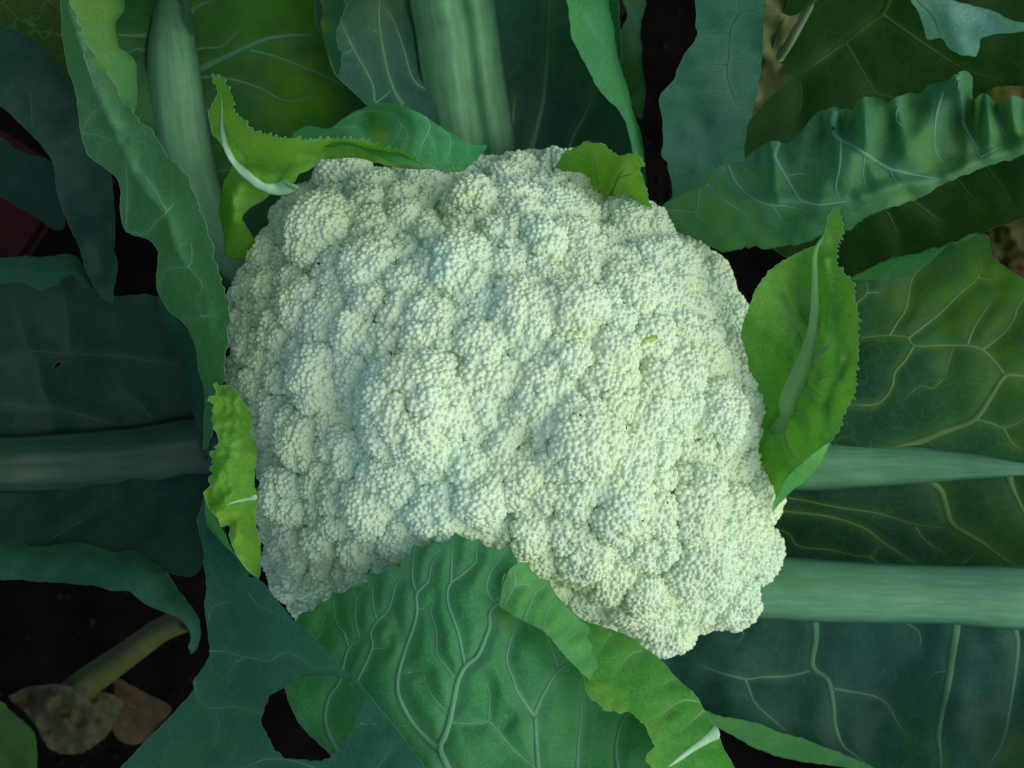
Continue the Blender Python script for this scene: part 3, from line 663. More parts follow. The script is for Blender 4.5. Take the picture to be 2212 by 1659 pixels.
# right side: deep leaf far behind, then the two broad leaves
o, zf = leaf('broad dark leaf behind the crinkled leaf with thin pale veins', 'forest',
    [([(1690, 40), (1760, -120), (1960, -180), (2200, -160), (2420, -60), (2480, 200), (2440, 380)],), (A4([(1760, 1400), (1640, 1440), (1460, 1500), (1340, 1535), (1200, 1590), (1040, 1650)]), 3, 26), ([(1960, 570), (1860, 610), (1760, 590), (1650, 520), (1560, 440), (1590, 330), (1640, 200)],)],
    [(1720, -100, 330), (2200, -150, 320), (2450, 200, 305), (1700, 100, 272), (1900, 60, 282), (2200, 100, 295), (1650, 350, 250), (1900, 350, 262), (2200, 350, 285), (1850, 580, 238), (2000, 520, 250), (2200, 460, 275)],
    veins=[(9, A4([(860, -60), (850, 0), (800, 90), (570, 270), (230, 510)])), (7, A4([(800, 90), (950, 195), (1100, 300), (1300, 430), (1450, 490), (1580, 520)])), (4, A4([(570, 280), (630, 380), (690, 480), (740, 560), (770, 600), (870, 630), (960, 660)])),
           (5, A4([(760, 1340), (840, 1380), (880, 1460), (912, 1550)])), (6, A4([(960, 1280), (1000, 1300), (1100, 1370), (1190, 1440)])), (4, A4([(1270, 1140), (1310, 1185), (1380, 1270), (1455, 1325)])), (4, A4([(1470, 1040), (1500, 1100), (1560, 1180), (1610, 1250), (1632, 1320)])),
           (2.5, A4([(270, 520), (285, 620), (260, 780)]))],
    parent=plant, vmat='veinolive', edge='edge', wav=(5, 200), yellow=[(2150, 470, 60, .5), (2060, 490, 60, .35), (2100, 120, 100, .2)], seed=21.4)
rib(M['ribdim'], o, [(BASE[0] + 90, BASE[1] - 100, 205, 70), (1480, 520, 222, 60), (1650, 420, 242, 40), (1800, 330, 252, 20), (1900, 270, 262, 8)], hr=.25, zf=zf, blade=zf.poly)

o, zf = leaf('large right leaf with a pale midrib and yellowish branching veins', 'sunny',
    [([(1560, 760), (1700, 640), (1790, 600)],), (A6([(640, 440), (760, 385), (900, 330), (1000, 308), (1200, 250), (1330, 195), (1420, 170), (1452, 180), (1462, 240), (1480, 310), (1560, 372), (1659, 430)]), 2, 40), ([(2330, 640), (2520, 760), (2540, 1040), (2420, 1270), (2150, 1300), (1900, 1300), (1700, 1250), (1560, 1120)],)],
    [(2500, 800, 296), (2500, 1050, 290), (2340, 660, 298), (2212, 620, 292), (1850, 610, 270), (2000, 620, 278), (1700, 700, 246), (1900, 800, 262), (2150, 800, 280), (1700, 950, 240), (1950, 980, 252), (2212, 1000, 274), (1750, 1180, 228), (1950, 1200, 234), (2212, 1200, 254), (2400, 1240, 268)],
    veins=[(15, A6([(820, 1450), (940, 1408), (1040, 1375), (1200, 1310), (1370, 1240), (1460, 1120), (1550, 990), (1660, 990), (1760, 960)])), (5, A6([(1550, 985), (1490, 910), (1420, 840), (1330, 815), (1180, 812), (1020, 815), (990, 770), (880, 755), (760, 765), (660, 785)])),
           (6, A6([(1020, 815), (970, 900), (910, 970), (895, 1050), (830, 1140), (740, 1160), (600, 1150)])), (5, A6([(990, 770), (1080, 700), (1180, 620), (1290, 510), (1390, 420), (1420, 320)])), (5, A6([(880, 755), (930, 670), (975, 600), (1010, 430), (1080, 350)])),
           (4, A6([(1330, 810), (1370, 710), (1440, 600), (1500, 530)])), (5, A6([(1420, 835), (1510, 770), (1590, 680), (1620, 600), (1659, 540), (1720, 480)])), (4, A6([(640, 620), (680, 580), (750, 510), (745, 440)])), (3, A6([(750, 512), (790, 505), (835, 512)])),
           (5, A6([(1370, 1240), (1460, 1262), (1540, 1290), (1600, 1270), (1680, 1230)])), (4, A6([(1540, 1290), (1590, 1380), (1659, 1420)])), (3, A6([(1390, 420), (1440, 432), (1500, 430), (1530, 390)])), (2.5, A6([(1200, 1000), (1130, 1060), (1060, 1050), (960, 1130)])), (2.5, A6([(1250, 830), (1220, 920), (1200, 1000)])),
           (13, A8([(1120, 30), (1190, 60), (1250, 110), (1280, 200), (1320, 300), (1480, 400), (1650, 520), (1740, 522)])), (9, A8([(1630, 20), (1650, 90), (1716, 230), (1760, 300)])), (5, A8([(320, 222), (450, 232), (600, 250), (720, 280), (800, 310), (870, 350), (930, 400), (1030, 465), (1150, 545)])),
           (3, A8([(400, 150), (520, 170), (660, 200), (870, 230), (1000, 265), (1120, 300), (1300, 320)])), (3, A8([(1110, 310), (1140, 360), (1190, 410), (1280, 470), (1285, 540)])), (3, A8([(360, 330), (410, 360), (460, 420), (640, 440), (740, 465), (850, 475), (930, 405)])), (3, A8([(850, 475), (930, 535)])), (3, A8([(1380, 510), (1420, 480), (1450, 460)]))],
    parent=plant, vmat='veinyel', edge='edge', wav=(5, 220), yellow=[(2060, 660, 130, .9), (2160, 620, 150, 1.0), (2170, 790, 120, .9), (1950, 660, 80, .7), (2200, 1130, 90, .35), (2200, 930, 60, .7)], seed=31.9)
rib(M['rib'], o, [(BASE[0] + 120, BASE[1] + 20, 205, 110), (1500, 980, 222, 118), (1720, 1004, 240, 112), (1860, 1005, 248, 98), (1966, 1004, 254, 86), (2078, 1006, 262, 64), (2212, 1011, 276, 34), (2400, 1010, 285, 18)], hr=.2, groove=(.15, .3, .35), zf=zf, blade=zf.poly)
fl = A6([(640, 440), (760, 370), (900, 310), (1000, 290), (1100, 270), (1200, 240), (1330, 180), (1400, 162)])
lw = A6([(1300, 215), (1210, 240), (1120, 320), (1060, 365), (1000, 390), (860, 430), (760, 435)])
leaf(None, 'under', [(fl, 3, 30), (lw,)], [(1840, 605, 276), (2000, 545, 290), (2100, 505, 298), (1900, 600, 284), (2000, 575, 292)], parent=o, name='rolled_margin', extra=roll(fl, 5, 30), wav=(2, 70), quilt=0, seed=32, edge='edge')

o, zf = leaf('broad bluish dark leaf with a very thick pale midrib below right', 'dark',
    [([(1420, 1270), (1560, 1240), (1700, 1240), (1900, 1250), (2212, 1260), (2420, 1250), (2560, 1330), (2580, 1560), (2450, 1760), (2200, 1800), (1980, 1740)],), (A8([(900, 1668), (820, 1640), (700, 1592), (600, 1553), (480, 1513), (350, 1480), (250, 1437), (120, 1400), (0, 1375), (-80, 1340)]),), ([(1450, 1480), (1380, 1400)],)],
    [(2550, 1400, 286), (2500, 1650, 282), (2212, 1280, 284), (2212, 1450, 272), (2212, 1650, 282), (1900, 1290, 268), (1900, 1450, 252), (1900, 1640, 258), (1650, 1300, 256), (1650, 1430, 244), (1600, 1540, 252), (1450, 1350, 238), (2250, 1780, 300)],
    veins=[(13, A8([(520, 720), (540, 800), (552, 880), (550, 950), (535, 1090), (620, 1170), (650, 1300), (660, 1420), (700, 1530), (760, 1580), (830, 1630)])), (15, A8([(1345, 740), (1340, 820), (1335, 900), (1320, 1000), (1290, 1200), (1240, 1450), (1250, 1600), (1250, 1720)])), (5, A8([(530, 1112), (400, 1145), (250, 1150), (160, 1160), (0, 1120), (-80, 1090)])),
           (5, A8([(160, 1160), (180, 1220), (210, 1290), (290, 1370), (400, 1460)])), (4, A8([(655, 1215), (740, 1230), (870, 1255), (950, 1300), (1000, 1390), (1070, 1500)])), (3, A8([(1060, 850), (1130, 900), (1135, 1000)])), (3, A8([(80, 830), (150, 910), (110, 960)])), (9, A8([(1660, 850), (1680, 1000), (1640, 1300), (1600, 1500), (1520, 1650)])), (3, A8([(1310, 1120), (1230, 1125), (1180, 1170)]))],
    extra=lambda X, Y: 3.0 * np.sin((X - 1700) / 46 + .004 * Y) * np.clip((X - 1700) / 250, 0, 1) * np.clip((Y - 1350) / 120, 0, 1),
    parent=plant, vmat='vein', edge='edge', wav=(6, 170), yellow=[(2180, 1620, 60, .3)], seed=41.2)
rib(M['rib'], o, [(BASE[0] + 80, BASE[1] + 120, 205, 100), (1400, 1170, 226, 112), (1560, 1255, 254, 136), (1722, 1274, 266, 138), (1896, 1282, 276, 132), (2051, 1286, 284, 128), (2212, 1293, 293, 138), (2420, 1300, 296, 110), (2560, 1310, 290, 80)], hr=.26, zf=zf, blade=zf.poly)
fl = A8([(-80, 1330), (0, 1362), (120, 1385), (250, 1420), (350, 1465), (480, 1500), (600, 1540), (700, 1580), (820, 1630), (920, 1680)])
lw = A8([(850, 1690), (700, 1650), (600, 1640), (480, 1622), (380, 1600), (280, 1570), (200, 1540), (130, 1495), (60, 1460), (-40, 1420)])
leaf(None, 'long', [(fl, 2, 34), (lw,)], [(1540, 1543, 262), (1700, 1585, 262), (1866, 1648, 265), (1570, 1585, 250), (1780, 1655, 250)], parent=o, name='rolled_margin', wav=(2, 80), quilt=0, seed=43)

# blue-green leaf standing at the top, right of the dark gap
leaf('wavy blue-green leaf standing beside the crinkled leaf', 'blue',
    [(A3([(1185, -140), (1190, 0), (1190, 130), (1205, 220), (1180, 290), (1110, 360), (1080, 440), (1050, 520), (980, 590), (955, 650), (970, 760), (978, 860), (975, 950), (970, 1010), (1015, 1045), (1018, 1100), (1040, 1200), (1040, 1280), (1000, 1340), (980, 1420)]), 1.5, 50), (A3([(1180, 1500), (1500, 1300), (1520, 1150), (1500, 1000), (1530, 800), (1590, 600), (1620, 400), (1630, 150), (1650, 0), (1660, -140)]),)],
    [(1500, -40, 330), (1660, -40, 322), (1510, 60, 312), (1650, 60, 300), (1450, 180, 304), (1640, 190, 286), (1430, 330, 288), (1600, 320, 270), (1460, 430, 268), (1580, 430, 255)],
    veins=[(5, A3([(1640, 30), (1580, 60), (1490, 75), (1440, 140), (1415, 210), (1405, 360), (1395, 440), (1400, 520), (1430, 600), (1460, 680), (1510, 672), (1570, 690)])), (3, A3([(1415, 212), (1320, 214), (1225, 210)])), (3, A3([(1395, 420), (1270, 415), (1180, 440)])), (2.5, A3([(1380, 575), (1250, 570), (1100, 580)])), (3, A3([(1490, 75), (1470, 20), (1465, -60)]))],
    parent=plant, vmat='veinblue', edge='edge', wav=(6, 130), quilt=1.5, seed=51.3, yellow=[(1570, 160, 35, .15)])

# the leaves at the far left
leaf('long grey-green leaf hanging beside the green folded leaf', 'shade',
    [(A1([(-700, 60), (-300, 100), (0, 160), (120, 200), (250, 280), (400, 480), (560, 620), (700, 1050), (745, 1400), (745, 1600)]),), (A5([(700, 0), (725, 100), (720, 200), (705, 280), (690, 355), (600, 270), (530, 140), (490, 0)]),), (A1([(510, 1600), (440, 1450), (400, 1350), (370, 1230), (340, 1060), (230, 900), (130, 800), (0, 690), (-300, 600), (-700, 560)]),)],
    [(-230, 60, 390), (-230, 180, 385), (0, 60, 318), (0, 225, 312), (100, 150, 300), (100, 330, 300), (200, 300, 292), (140, 460, 292), (240, 480, 288), (200, 600, 284), (240, 650, 280)],  # unseen left end raised too, to keep sky light off this side
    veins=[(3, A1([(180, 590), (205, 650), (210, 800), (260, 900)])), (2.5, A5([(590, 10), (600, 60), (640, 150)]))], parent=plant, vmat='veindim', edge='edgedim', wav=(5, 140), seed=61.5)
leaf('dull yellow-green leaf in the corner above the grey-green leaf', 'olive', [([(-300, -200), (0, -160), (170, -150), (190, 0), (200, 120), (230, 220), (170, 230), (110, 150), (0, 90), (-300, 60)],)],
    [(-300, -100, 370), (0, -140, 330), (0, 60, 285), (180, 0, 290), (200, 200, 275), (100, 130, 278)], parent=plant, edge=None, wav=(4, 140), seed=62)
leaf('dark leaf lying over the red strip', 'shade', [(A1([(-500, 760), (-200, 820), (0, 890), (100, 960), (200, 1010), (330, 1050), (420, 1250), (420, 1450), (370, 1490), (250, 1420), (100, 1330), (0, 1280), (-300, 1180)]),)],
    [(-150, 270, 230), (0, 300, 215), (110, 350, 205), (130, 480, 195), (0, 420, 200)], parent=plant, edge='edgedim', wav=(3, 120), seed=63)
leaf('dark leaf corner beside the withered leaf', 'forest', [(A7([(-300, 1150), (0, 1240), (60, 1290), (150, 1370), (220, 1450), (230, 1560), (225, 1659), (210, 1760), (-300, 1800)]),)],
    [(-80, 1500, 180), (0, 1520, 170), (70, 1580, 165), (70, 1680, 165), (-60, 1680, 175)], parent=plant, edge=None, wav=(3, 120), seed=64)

# ------------------------------------------------------------------ inner leaves round the head
# long green folded leaf along the left of the head
rm = A1([(415, -120), (430, 0), (470, 60), (520, 200), (590, 330), (670, 440), (730, 530), (790, 650), (850, 720), (890, 780), (980, 860), (1040, 950), (1110, 1050), (1210, 1135), (1240, 1220), (1300, 1370), (1360, 1540)]) + A5([(1320, 60), (1370, 220), (1400, 310), (1425, 390), (1412, 540), (1402, 700), (1392, 800), (1380, 870), (1372, 960)])
lm = A5([(1340, 1120), (1290, 1250), (1270, 1265), (1275, 1100), (1280, 900), (1240, 780), (1230, 640), (1200, 570), (1130, 470), (1050, 400), (990, 290), (980, 200), (990, 50)]) + A1([(1040, 1659), (980, 1560), (850, 1510), (805, 1480), (780, 1350), (770, 1180), (700, 1100), (590, 1020), (540, 930), (525, 850), (500, 700), (480, 560), (430, 380), (400, 200), (395, 0), (395, -120)])
ridge = A1([(425, -120), (430, 20), (540, 350), (640, 620), (740, 850), (850, 1080), (960, 1250), (1080, 1400), (1160, 1659)]) + A5([(1250, 220), (1300, 500), (1330, 800)])
rl = smooth_line(ridge, 12)
o, zf = leaf('long mid-green leaf folded lengthwise along the left side of the head', 'fold', [(rm, 5, 34), (lm,)],
    [(150, -30, 352), (140, 100, 342), (200, 115, 350), (180, 300, 330), (310, 270, 350), (265, 480, 322), (440, 470, 350), (350, 600, 322), (480, 620, 348), (430, 780, 318), (485, 780, 342), (445, 960, 305)],
    extra=lambda X, Y: 9 * np.exp(-seg_dist(X, Y, rl) / 38),
    veins=[(4, A1([(640, 690), (580, 760), (530, 850)])), (4, A1([(815, 1060), (825, 1250), (820, 1480), (880, 1505), (940, 1520), (1010, 1440), (1080, 1370), (1040, 1300), (1000, 1220), (930, 1130), (880, 1080), (900, 1000)])), (3, A1([(1080, 1370), (1140, 1310)])), (3.5, A5([(1190, -20), (1195, 60), (1170, 130), (1030, 150), (1000, 280)])), (3.5, A5([(1170, 130), (1250, 220), (1255, 280), (1220, 330), (1250, 440), (1140, 460)])), (3, A1([(540, 350), (600, 520), (650, 680)])), (3, A1([(535, 860), (640, 880), (760, 930)])), (3, A5([(1255, 440), (1330, 430)]))],
    parent=plant, edge='edgehi', vmat='veinhi', wav=(4, 110), quilt=1.5, yellow=[(215, 130, 28, .5), (235, 190, 20, .35)], seed=71.1)
leaf('dim strip of leaf between the long folded leaf and the dark gap', 'dark', [([(340, 640), (364, 672), (392, 700), (420, 740), (436, 800), (452, 850), (458, 960), (440, 990), (420, 900), (395, 810), (372, 730), (350, 690)],)],
    [(350, 660, 308), (430, 760, 312), (370, 720, 290), (440, 960, 298), (410, 850, 286)], parent=plant, edge='edgedim', wav=(1, 80), quilt=0, seed=72)

# bottom left leaf with a hole
o, zfB = leaf('blue-green leaf with a round hole overlapping the veined leaf', 'blue',
    [(A7([(1280, -60), (1260, 40), (1230, 100), (1235, 170), (1265, 280), (1270, 400), (1285, 520), (1275, 620), (1278, 700), (1300, 870), (1305, 950), (1260, 1040), (1210, 1120), (1205, 1180), (1100, 1290), (1000, 1400), (880, 1520), (750, 1659), (600, 1800), (300, 2100)]),), ([(300, 1900), (700, 1900), (1000, 1800)],), (B1([(1260, 1760), (1160, 1650), (1080, 1550), (1020, 1460), (960, 1380), (830, 1225), (780, 1170), (730, 1110), (640, 1030), (550, 940), (450, 820), (330, 720), (200, 570), (80, 440), (20, 422)]),), ([(520, 1225), (490, 1160), (470, 1080)],)],
    [(450, 1060, 318), (440, 1200, 332), (540, 1245, 352), (445, 1330, 336), (450, 1400, 334), (600, 1300, 364), (690, 1390, 382), (790, 1500, 392), (900, 1640, 394), (580, 1420, 362), (420, 1480, 332), (300, 1610, 338), (560, 1600, 368), (700, 1640, 384), (400, 1850, 385), (900, 1850, 398)],
    veins=[(4, B1([(-60, 970), (0, 940), (80, 955), (150, 965), (210, 930), (270, 910), (360, 950), (440, 1010), (520, 1012), (590, 1020), (650, 1050)])), (4, A7([(1305, 930), (1400, 930), (1500, 960), (1600, 975), (1659, 980)])), (5, A7([(1215, 1120), (1230, 1210), (1310, 1280), (1450, 1275), (1560, 1300), (1640, 1322)])), (4, A7([(1080, 1750), (1040, 1650), (1010, 1600), (1060, 1510)])), (3, A7([(1295, 740), (1330, 650), (1450, 620)])), (5, B1([(-100, 1690), (0, 1650), (130, 1600), (270, 1605), (400, 1640), (560, 1720)])), (3, B1([(850, 1659), (960, 1520)])), (2.5, A7([(1350, 1290), (1360, 1400), (1340, 1500)])), (2.5, B1([(740, 1370), (810, 1370), (890, 1390)])), (2.5, B1([(20, 530), (90, 610), (200, 660), (330, 730)]))],
    holes=[[(641, 1468), (660, 1462), (678, 1458), (718, 1458), (745, 1466), (765, 1478), (785, 1497), (788, 1508), (782, 1530), (764, 1566), (748, 1595), (731, 1619), (712, 1636), (694, 1643), (655, 1642), (621, 1636), (600, 1620), (584, 1599), (570, 1575), (566, 1556), (568, 1535), (574, 1516), (586, 1500), (604, 1489)]],
    parent=plant, vmat='vein', edge='edge', wav=(4, 160), quilt=1.6, over=7, seed=81.6)

# bottom veined leaf (seen from its underside) lying over the head
topm = B1([(330, 700), (350, 665), (370, 650), (440, 640), (460, 600), (500, 585), (550, 560), (558, 518), (610, 532), (660, 512), (690, 478), (700, 490), (760, 470), (805, 440), (815, 393), (850, 407), (930, 372), (1000, 360), (1060, 280), (1090, 212), (1125, 225), (1160, 237), (1200, 203), (1250, 205), (1330, 190), (1345, 128), (1390, 155), (1430, 172), (1470, 192), (1510, 173), (1530, 205), (1560, 227), (1600, 235), (1650, 246), (1700, 214)])
m2 = B2([(270, 94), (300, 160), (330, 212), (390, 212), (420, 272), (490, 327), (550, 338), (570, 400), (600, 442), (640, 490), (690, 548)])
o, zfA = leaf('large veined leaf underside with jagged edge draped over the head', 'under',
    [(topm, -1), (m2, -1), ([(1250, 1350), (1330, 1375), (1395, 1412), (1432, 1440), (1460, 1475), (1500, 1515), (1522, 1548), (1545, 1590), (1560, 1640), (1600, 1760), (1600, 1900), (900, 1900), (830, 1780), (760, 1690), (704, 1622), (658, 1579), (631, 1533), (617, 1489), (613, 1440), (618, 1390), (630, 1350)],)],
    [(640, 1350, 345), (800, 1260, 358), (980, 1170, 366), (1180, 1260, 362), (620, 1490, 350), (700, 1610, 356), (800, 1450, 366), (950, 1400, 376), (950, 1600, 372), (1100, 1400, 376), (1150, 1600, 368), (1280, 1500, 360), (1300, 1620, 358), (1400, 1420, 346), (1500, 1520, 346), (1560, 1650, 352), (900, 1850, 390), (1300, 1850, 384), (1600, 1850, 372)],
    veins=[(15, B1([(1420, 1900), (1310, 1659), (1260, 1530), (1290, 1450), (1320, 1350), (1350, 1200), (1370, 1100), (1420, 1000), (1500, 930), (1550, 820), (1580, 730), (1580, 650), (1640, 590), (1690, 580), (1725, 510)])),
           (10, B1([(1260, 1530), (1200, 1490), (1080, 1360), (1000, 1210), (985, 1120), (1000, 1010), (1050, 850), (1090, 740), (1110, 640), (1110, 530), (1180, 450), (1210, 330), (1270, 265)])), (5, B1([(1110, 530), (1080, 420), (1095, 215)])), (6, B1([(1420, 1000), (1380, 800), (1340, 680), (1310, 590), (1310, 500), (1330, 440), (1335, 280), (1345, 135)])),
           (4, B1([(1330, 455), (1410, 400), (1490, 320), (1490, 250), (1510, 180)])), (6, B1([(720, 1100), (790, 960), (825, 860), (810, 790), (850, 710), (920, 640), (950, 560), (970, 480), (1010, 430), (1080, 420)])), (9, B1([(620, 1600), (590, 1530), (520, 1370), (540, 1200), (610, 1100), (640, 970), (670, 880), (740, 820), (805, 790)])),
           (5, B1([(670, 880), (640, 790), (590, 720), (570, 620), (560, 530)])), (4, B1([(740, 820), (715, 720), (710, 660), (715, 570), (690, 490)])), (4, B1([(850, 700), (825, 590), (820, 450)])), (2.5, B1([(715, 570), (760, 530)])), (5, B1([(1615, 600), (1560, 500), (1580, 400), (1640, 310), (1700, 218)])), (3.5, B1([(1365, 1090), (1300, 1000), (1240, 920), (1235, 780), (1200, 640), (1220, 580), (1225, 530)])),
           (2.5, B1([(1115, 628), (1160, 625), (1200, 640)])), (2.5, B1([(970, 690), (980, 770), (1040, 830)])), (3, B1([(460, 820), (500, 750), (500, 690), (560, 655)])), (2.5, B1([(830, 885), (910, 875), (940, 790), (1000, 760)])), (2.5, B1([(1320, 1320), (1210, 1190), (1160, 1080), (1170, 1030)])),
           (11, B2([(480, 1900), (470, 1659), (450, 1300), (470, 1220), (500, 1150), (600, 980), (650, 940), (720, 890)])), (7, B2([(450, 1300), (330, 1130), (290, 1020), (250, 900), (270, 780), (320, 650), (330, 600)])), (7, B2([(610, 960), (580, 850), (530, 720), (500, 660)])), (7, B2([(745, 1800), (745, 1659), (755, 1480), (770, 1300), (780, 1110), (800, 1060)])), (9, B2([(1050, 1800), (1030, 1659), (1020, 1500), (1050, 1350), (1110, 1260), (1160, 1200)])),
           (4, B2([(470, 1670), (440, 1650), (300, 1530), (190, 1400), (120, 1330), (0, 1340), (-60, 1350)])), (3, B2([(120, 1330), (130, 1150), (100, 1040)])), (2.5, B2([(190, 1400), (210, 1330), (270, 1300)])), (2.5, B1([(1340, 1365), (1460, 1370), (1575, 1355), (1580, 1250), (1570, 1100)])), (2.5, B1([(1050, 1040), (1110, 1030), (1180, 1030)])), (2.5, B2([(240, 1290), (260, 1310), (200, 1420)]))],
    parent=plant, vmat='veinhi', edge='edge', wav=(4, 170), quilt=2.2, over=7.5, yellow=[(1095, 1335, 40, .4), (1010, 1260, 45, .15)], seed=91.3, step=7, vein_hr=.5)
fold = B2([(200, 520), (290, 580), (380, 630), (500, 692), (580, 770), (640, 842), (700, 905), (760, 962), (840, 1045)])
mar = B2([(852, 1000), (890, 962), (896, 920), (885, 880), (852, 850), (860, 800), (835, 770), (822, 740), (845, 702), (840, 670), (790, 630), (740, 588), (690, 545), (640, 488), (600, 440), (572, 400), (550, 338), (490, 327), (420, 272), (390, 212), (330, 212), (270, 260), (220, 380)])
leaf('folded bright tip of the veined leaf', 'long', [(fold,), (mar, -1)], [(1080, 1310, 378), (1170, 1362, 384), (1214, 1408, 384), (1275, 1470, 382), (1120, 1220, 372), (1190, 1270, 368), (1250, 1340, 366), (1285, 1400, 372)],
    veins=[(5, B2([(230, 510), (310, 360), (300, 270), (370, 222)])), (3, B2([(310, 360), (410, 365), (430, 300)])), (5, B2([(370, 612), (410, 520), (450, 430), (550, 350)])), (3, B2([(410, 365), (420, 400), (455, 425)])), (4, B2([(500, 690), (530, 580), (570, 490)])), (4, B2([(640, 840), (660, 770), (740, 700), (838, 680)])), (3, B2([(500, 690), (600, 690), (660, 665), (650, 700)])), (3, B2([(640, 842), (680, 870), (760, 868), (840, 850)])), (2.5, B2([(240, 290), (220, 350), (240, 420)]))],
    parent=o, name='folded_tip', vmat='veinhi', edge='edge', wav=(2, 70), quilt=1.8, over=9, yellow=[(1110, 1215, 16, .4)], seed=92)
fl = B2([(700, 560), (785, 615), (900, 655), (1010, 690), (1140, 750), (1240, 830), (1360, 920), (1450, 1030), (1580, 1150), (1650, 1260), (1735, 1385), (1742, 1425), (1780, 1530), (1860, 1659), (1950, 1850)])
lw = B2([(1330, 1850), (1270, 1659), (1232, 1600), (1255, 1555), (1300, 1510), (1280, 1460), (1255, 1410), (1240, 1365), (1190, 1320), (1110, 1262), (1050, 1278), (1010, 1250), (960, 1255), (930, 1230), (890, 1190), (850, 1165), (820, 1130), (800, 1040), (760, 940), (680, 700)])
ob, zb = leaf('bright green rolled margin of the veined leaf, yellowing at its torn edge', 'band', [(fl,), (lw, 2.5, 14)], [(1260, 1345, 352), (1400, 1405, 350), (1510, 1510, 350), (1590, 1660, 355), (1265, 1450, 366), (1330, 1530, 370), (1400, 1600, 370), (1410, 1680, 372), (1640, 1760, 362), (1440, 1760, 380)],
    extra=roll(fl, 10, 70), veins=[(4, B2([(1640, 1250), (1560, 1320), (1480, 1390)])), (4, B2([(1600, 1190), (1500, 1180), (1390, 1240), (1340, 1290)])), (3, B2([(1450, 1030), (1400, 1040), (1330, 1090)])), (4, B2([(1200, 830), (1120, 860), (1040, 950)])), (3, B2([(1010, 700), (960, 740), (900, 840)]))],
    parent=o, name='rolled_margin', wav=(2.5, 80), quilt=1.5, yellow=[(1325, 1525, 30, .6), (1415, 1575, 24, .5), (1408, 1640, 24, .4), (1290, 1495, 22, .5)], edge='edgehi', vmat='veinyoung', seed=93)
tube('vein', M['ribwhite'], o, B2([(1725, 1412), (1640, 1470), (1550, 1530), (1470, 1590), (1390, 1650)]), zb, 17, hr=.3, smooth=True)

# small bright leaf at the left rim of the head
rt = BF([(240, 122), (300, 170), (355, 270), (400, 320), (408, 380), (415, 500), (448, 590), (430, 720), (430, 860), (460, 940), (425, 1050), (440, 1180), (470, 1300), (473, 1480), (458, 1550)])
lf = BF([(390, 1500), (340, 1440), (300, 1380), (262, 1300), (240, 1230), (250, 1170), (235, 1150), (180, 1168), (160, 1110), (90, 1030), (50, 915), (75, 890), (110, 860), (88, 825), (92, 800), (125, 770), (95, 745), (100, 725), (130, 705), (108, 690), (125, 665), (95, 632), (100, 612), (150, 600), (125, 580), (160, 560), (165, 530), (150, 470), (120, 440), (130, 410), (110, 380), (125, 340), (115, 310), (130, 260), (82, 235), (95, 205), (140, 200), (145, 165), (122, 115), (145, 105), (165, 130)])
o, zf = leaf('small bright yellow-green leaf curled over the left rim of the head', 'young', [(rt,), (lf, -1)],
    [(470, 840, 350), (525, 870, 344), (460, 960, 360), (548, 950, 342), (445, 1065, 362), (556, 1070, 344), (490, 1130, 362), (552, 1150, 346), (540, 1236, 352), (560, 1230, 346), (505, 960, 364), (505, 1060, 366), (525, 1160, 362)],
    veins=[(2.5, BF([(440, 540), (360, 545), (250, 570)])), (2, BF([(430, 720), (330, 660), (270, 640)]))], parent=plant, wav=(5, 38), quilt=1, over=3, yellow=[(500, 1130, 35, .8), (470, 1090, 25, .5), (480, 900, 25, .3), (540, 1180, 25, .4)], edge='edgehi', edge_r=2.2, vmat='veinyoung', step=5, seed=101)
tube('midrib', M['ribwhite'], o, BF([(458, 940), (400, 955), (330, 970), (270, 985), (225, 1005)]), zf, 10, hr=.4, smooth=True, tip=.25)
leaf(None, 'long', [(BF([(60, 930), (100, 1040), (190, 1180), (260, 1320), (330, 1430), (400, 1515), (330, 1480), (230, 1390), (150, 1300), (90, 1180), (60, 1060)]),)], [(445, 1080, 350), (480, 1160, 344), (540, 1238, 348), (455, 1150, 330), (500, 1210, 338)], parent=o, name='rolled_margin', edge=None, wav=(1, 40), quilt=0, step=5, seed=102)

# curled leaf over the top left of the head
o, zf = leaf('curled leaf with toothed yellow-green margin over the upper left of the head', 'under',
    [(A2([(560, 900), (600, 840), (680, 815), (780, 838), (830, 828), (900, 770), (1000, 710), (1100, 680), (1250, 680), (1400, 740), (1500, 800), (1600, 870), (1700, 930), (1832, 938), (1785, 1010), (1700, 1085), (1660, 1106), (1500, 1100), (1200, 1040), (1000, 960), (800, 950), (650, 950)]),)],
    [(640, 300, 342), (700, 280, 340), (722, 276, 345), (776, 240, 346), (809, 228, 350), (859, 228, 352), (942, 268, 352), (1009, 312, 350), (1050, 314, 346), (1010, 358, 356), (950, 362, 366), (860, 322, 370), (740, 300, 366), (800, 270, 338)],
    veins=[(4, A2([(830, 830), (880, 790), (950, 750), (1030, 725), (1100, 720), (1200, 740), (1250, 775), (1270, 810), (1260, 860), (1190, 960)])), (4, A2([(850, 825), (960, 825), (1000, 845), (1020, 870), (1040, 910)])), (4, A2([(1430, 760), (1455, 830), (1400, 950), (1385, 1020)])), (2.5, A2([(1450, 860), (1490, 950), (1500, 1050)])), (2.5, A2([(1550, 850), (1592, 910), (1570, 1040)])), (2, A2([(1270, 800), (1310, 860), (1300, 960)]))],
    parent=plant, wav=(2, 80), quilt=2, yellow=[(820, 290, 22, .8), (870, 300, 25, .3)], edge='edge', vmat='veinhi', over=6, step=6, seed=111)
tp = A2([(40, 488), (100, 500), (130, 550), (180, 640), (185, 720), (260, 790), (330, 860), (430, 885), (520, 900), (640, 905), (780, 905), (900, 905), (1000, 905), (1100, 930), (1200, 970), (1330, 1010), (1400, 1050), (1520, 1095), (1662, 1108)])
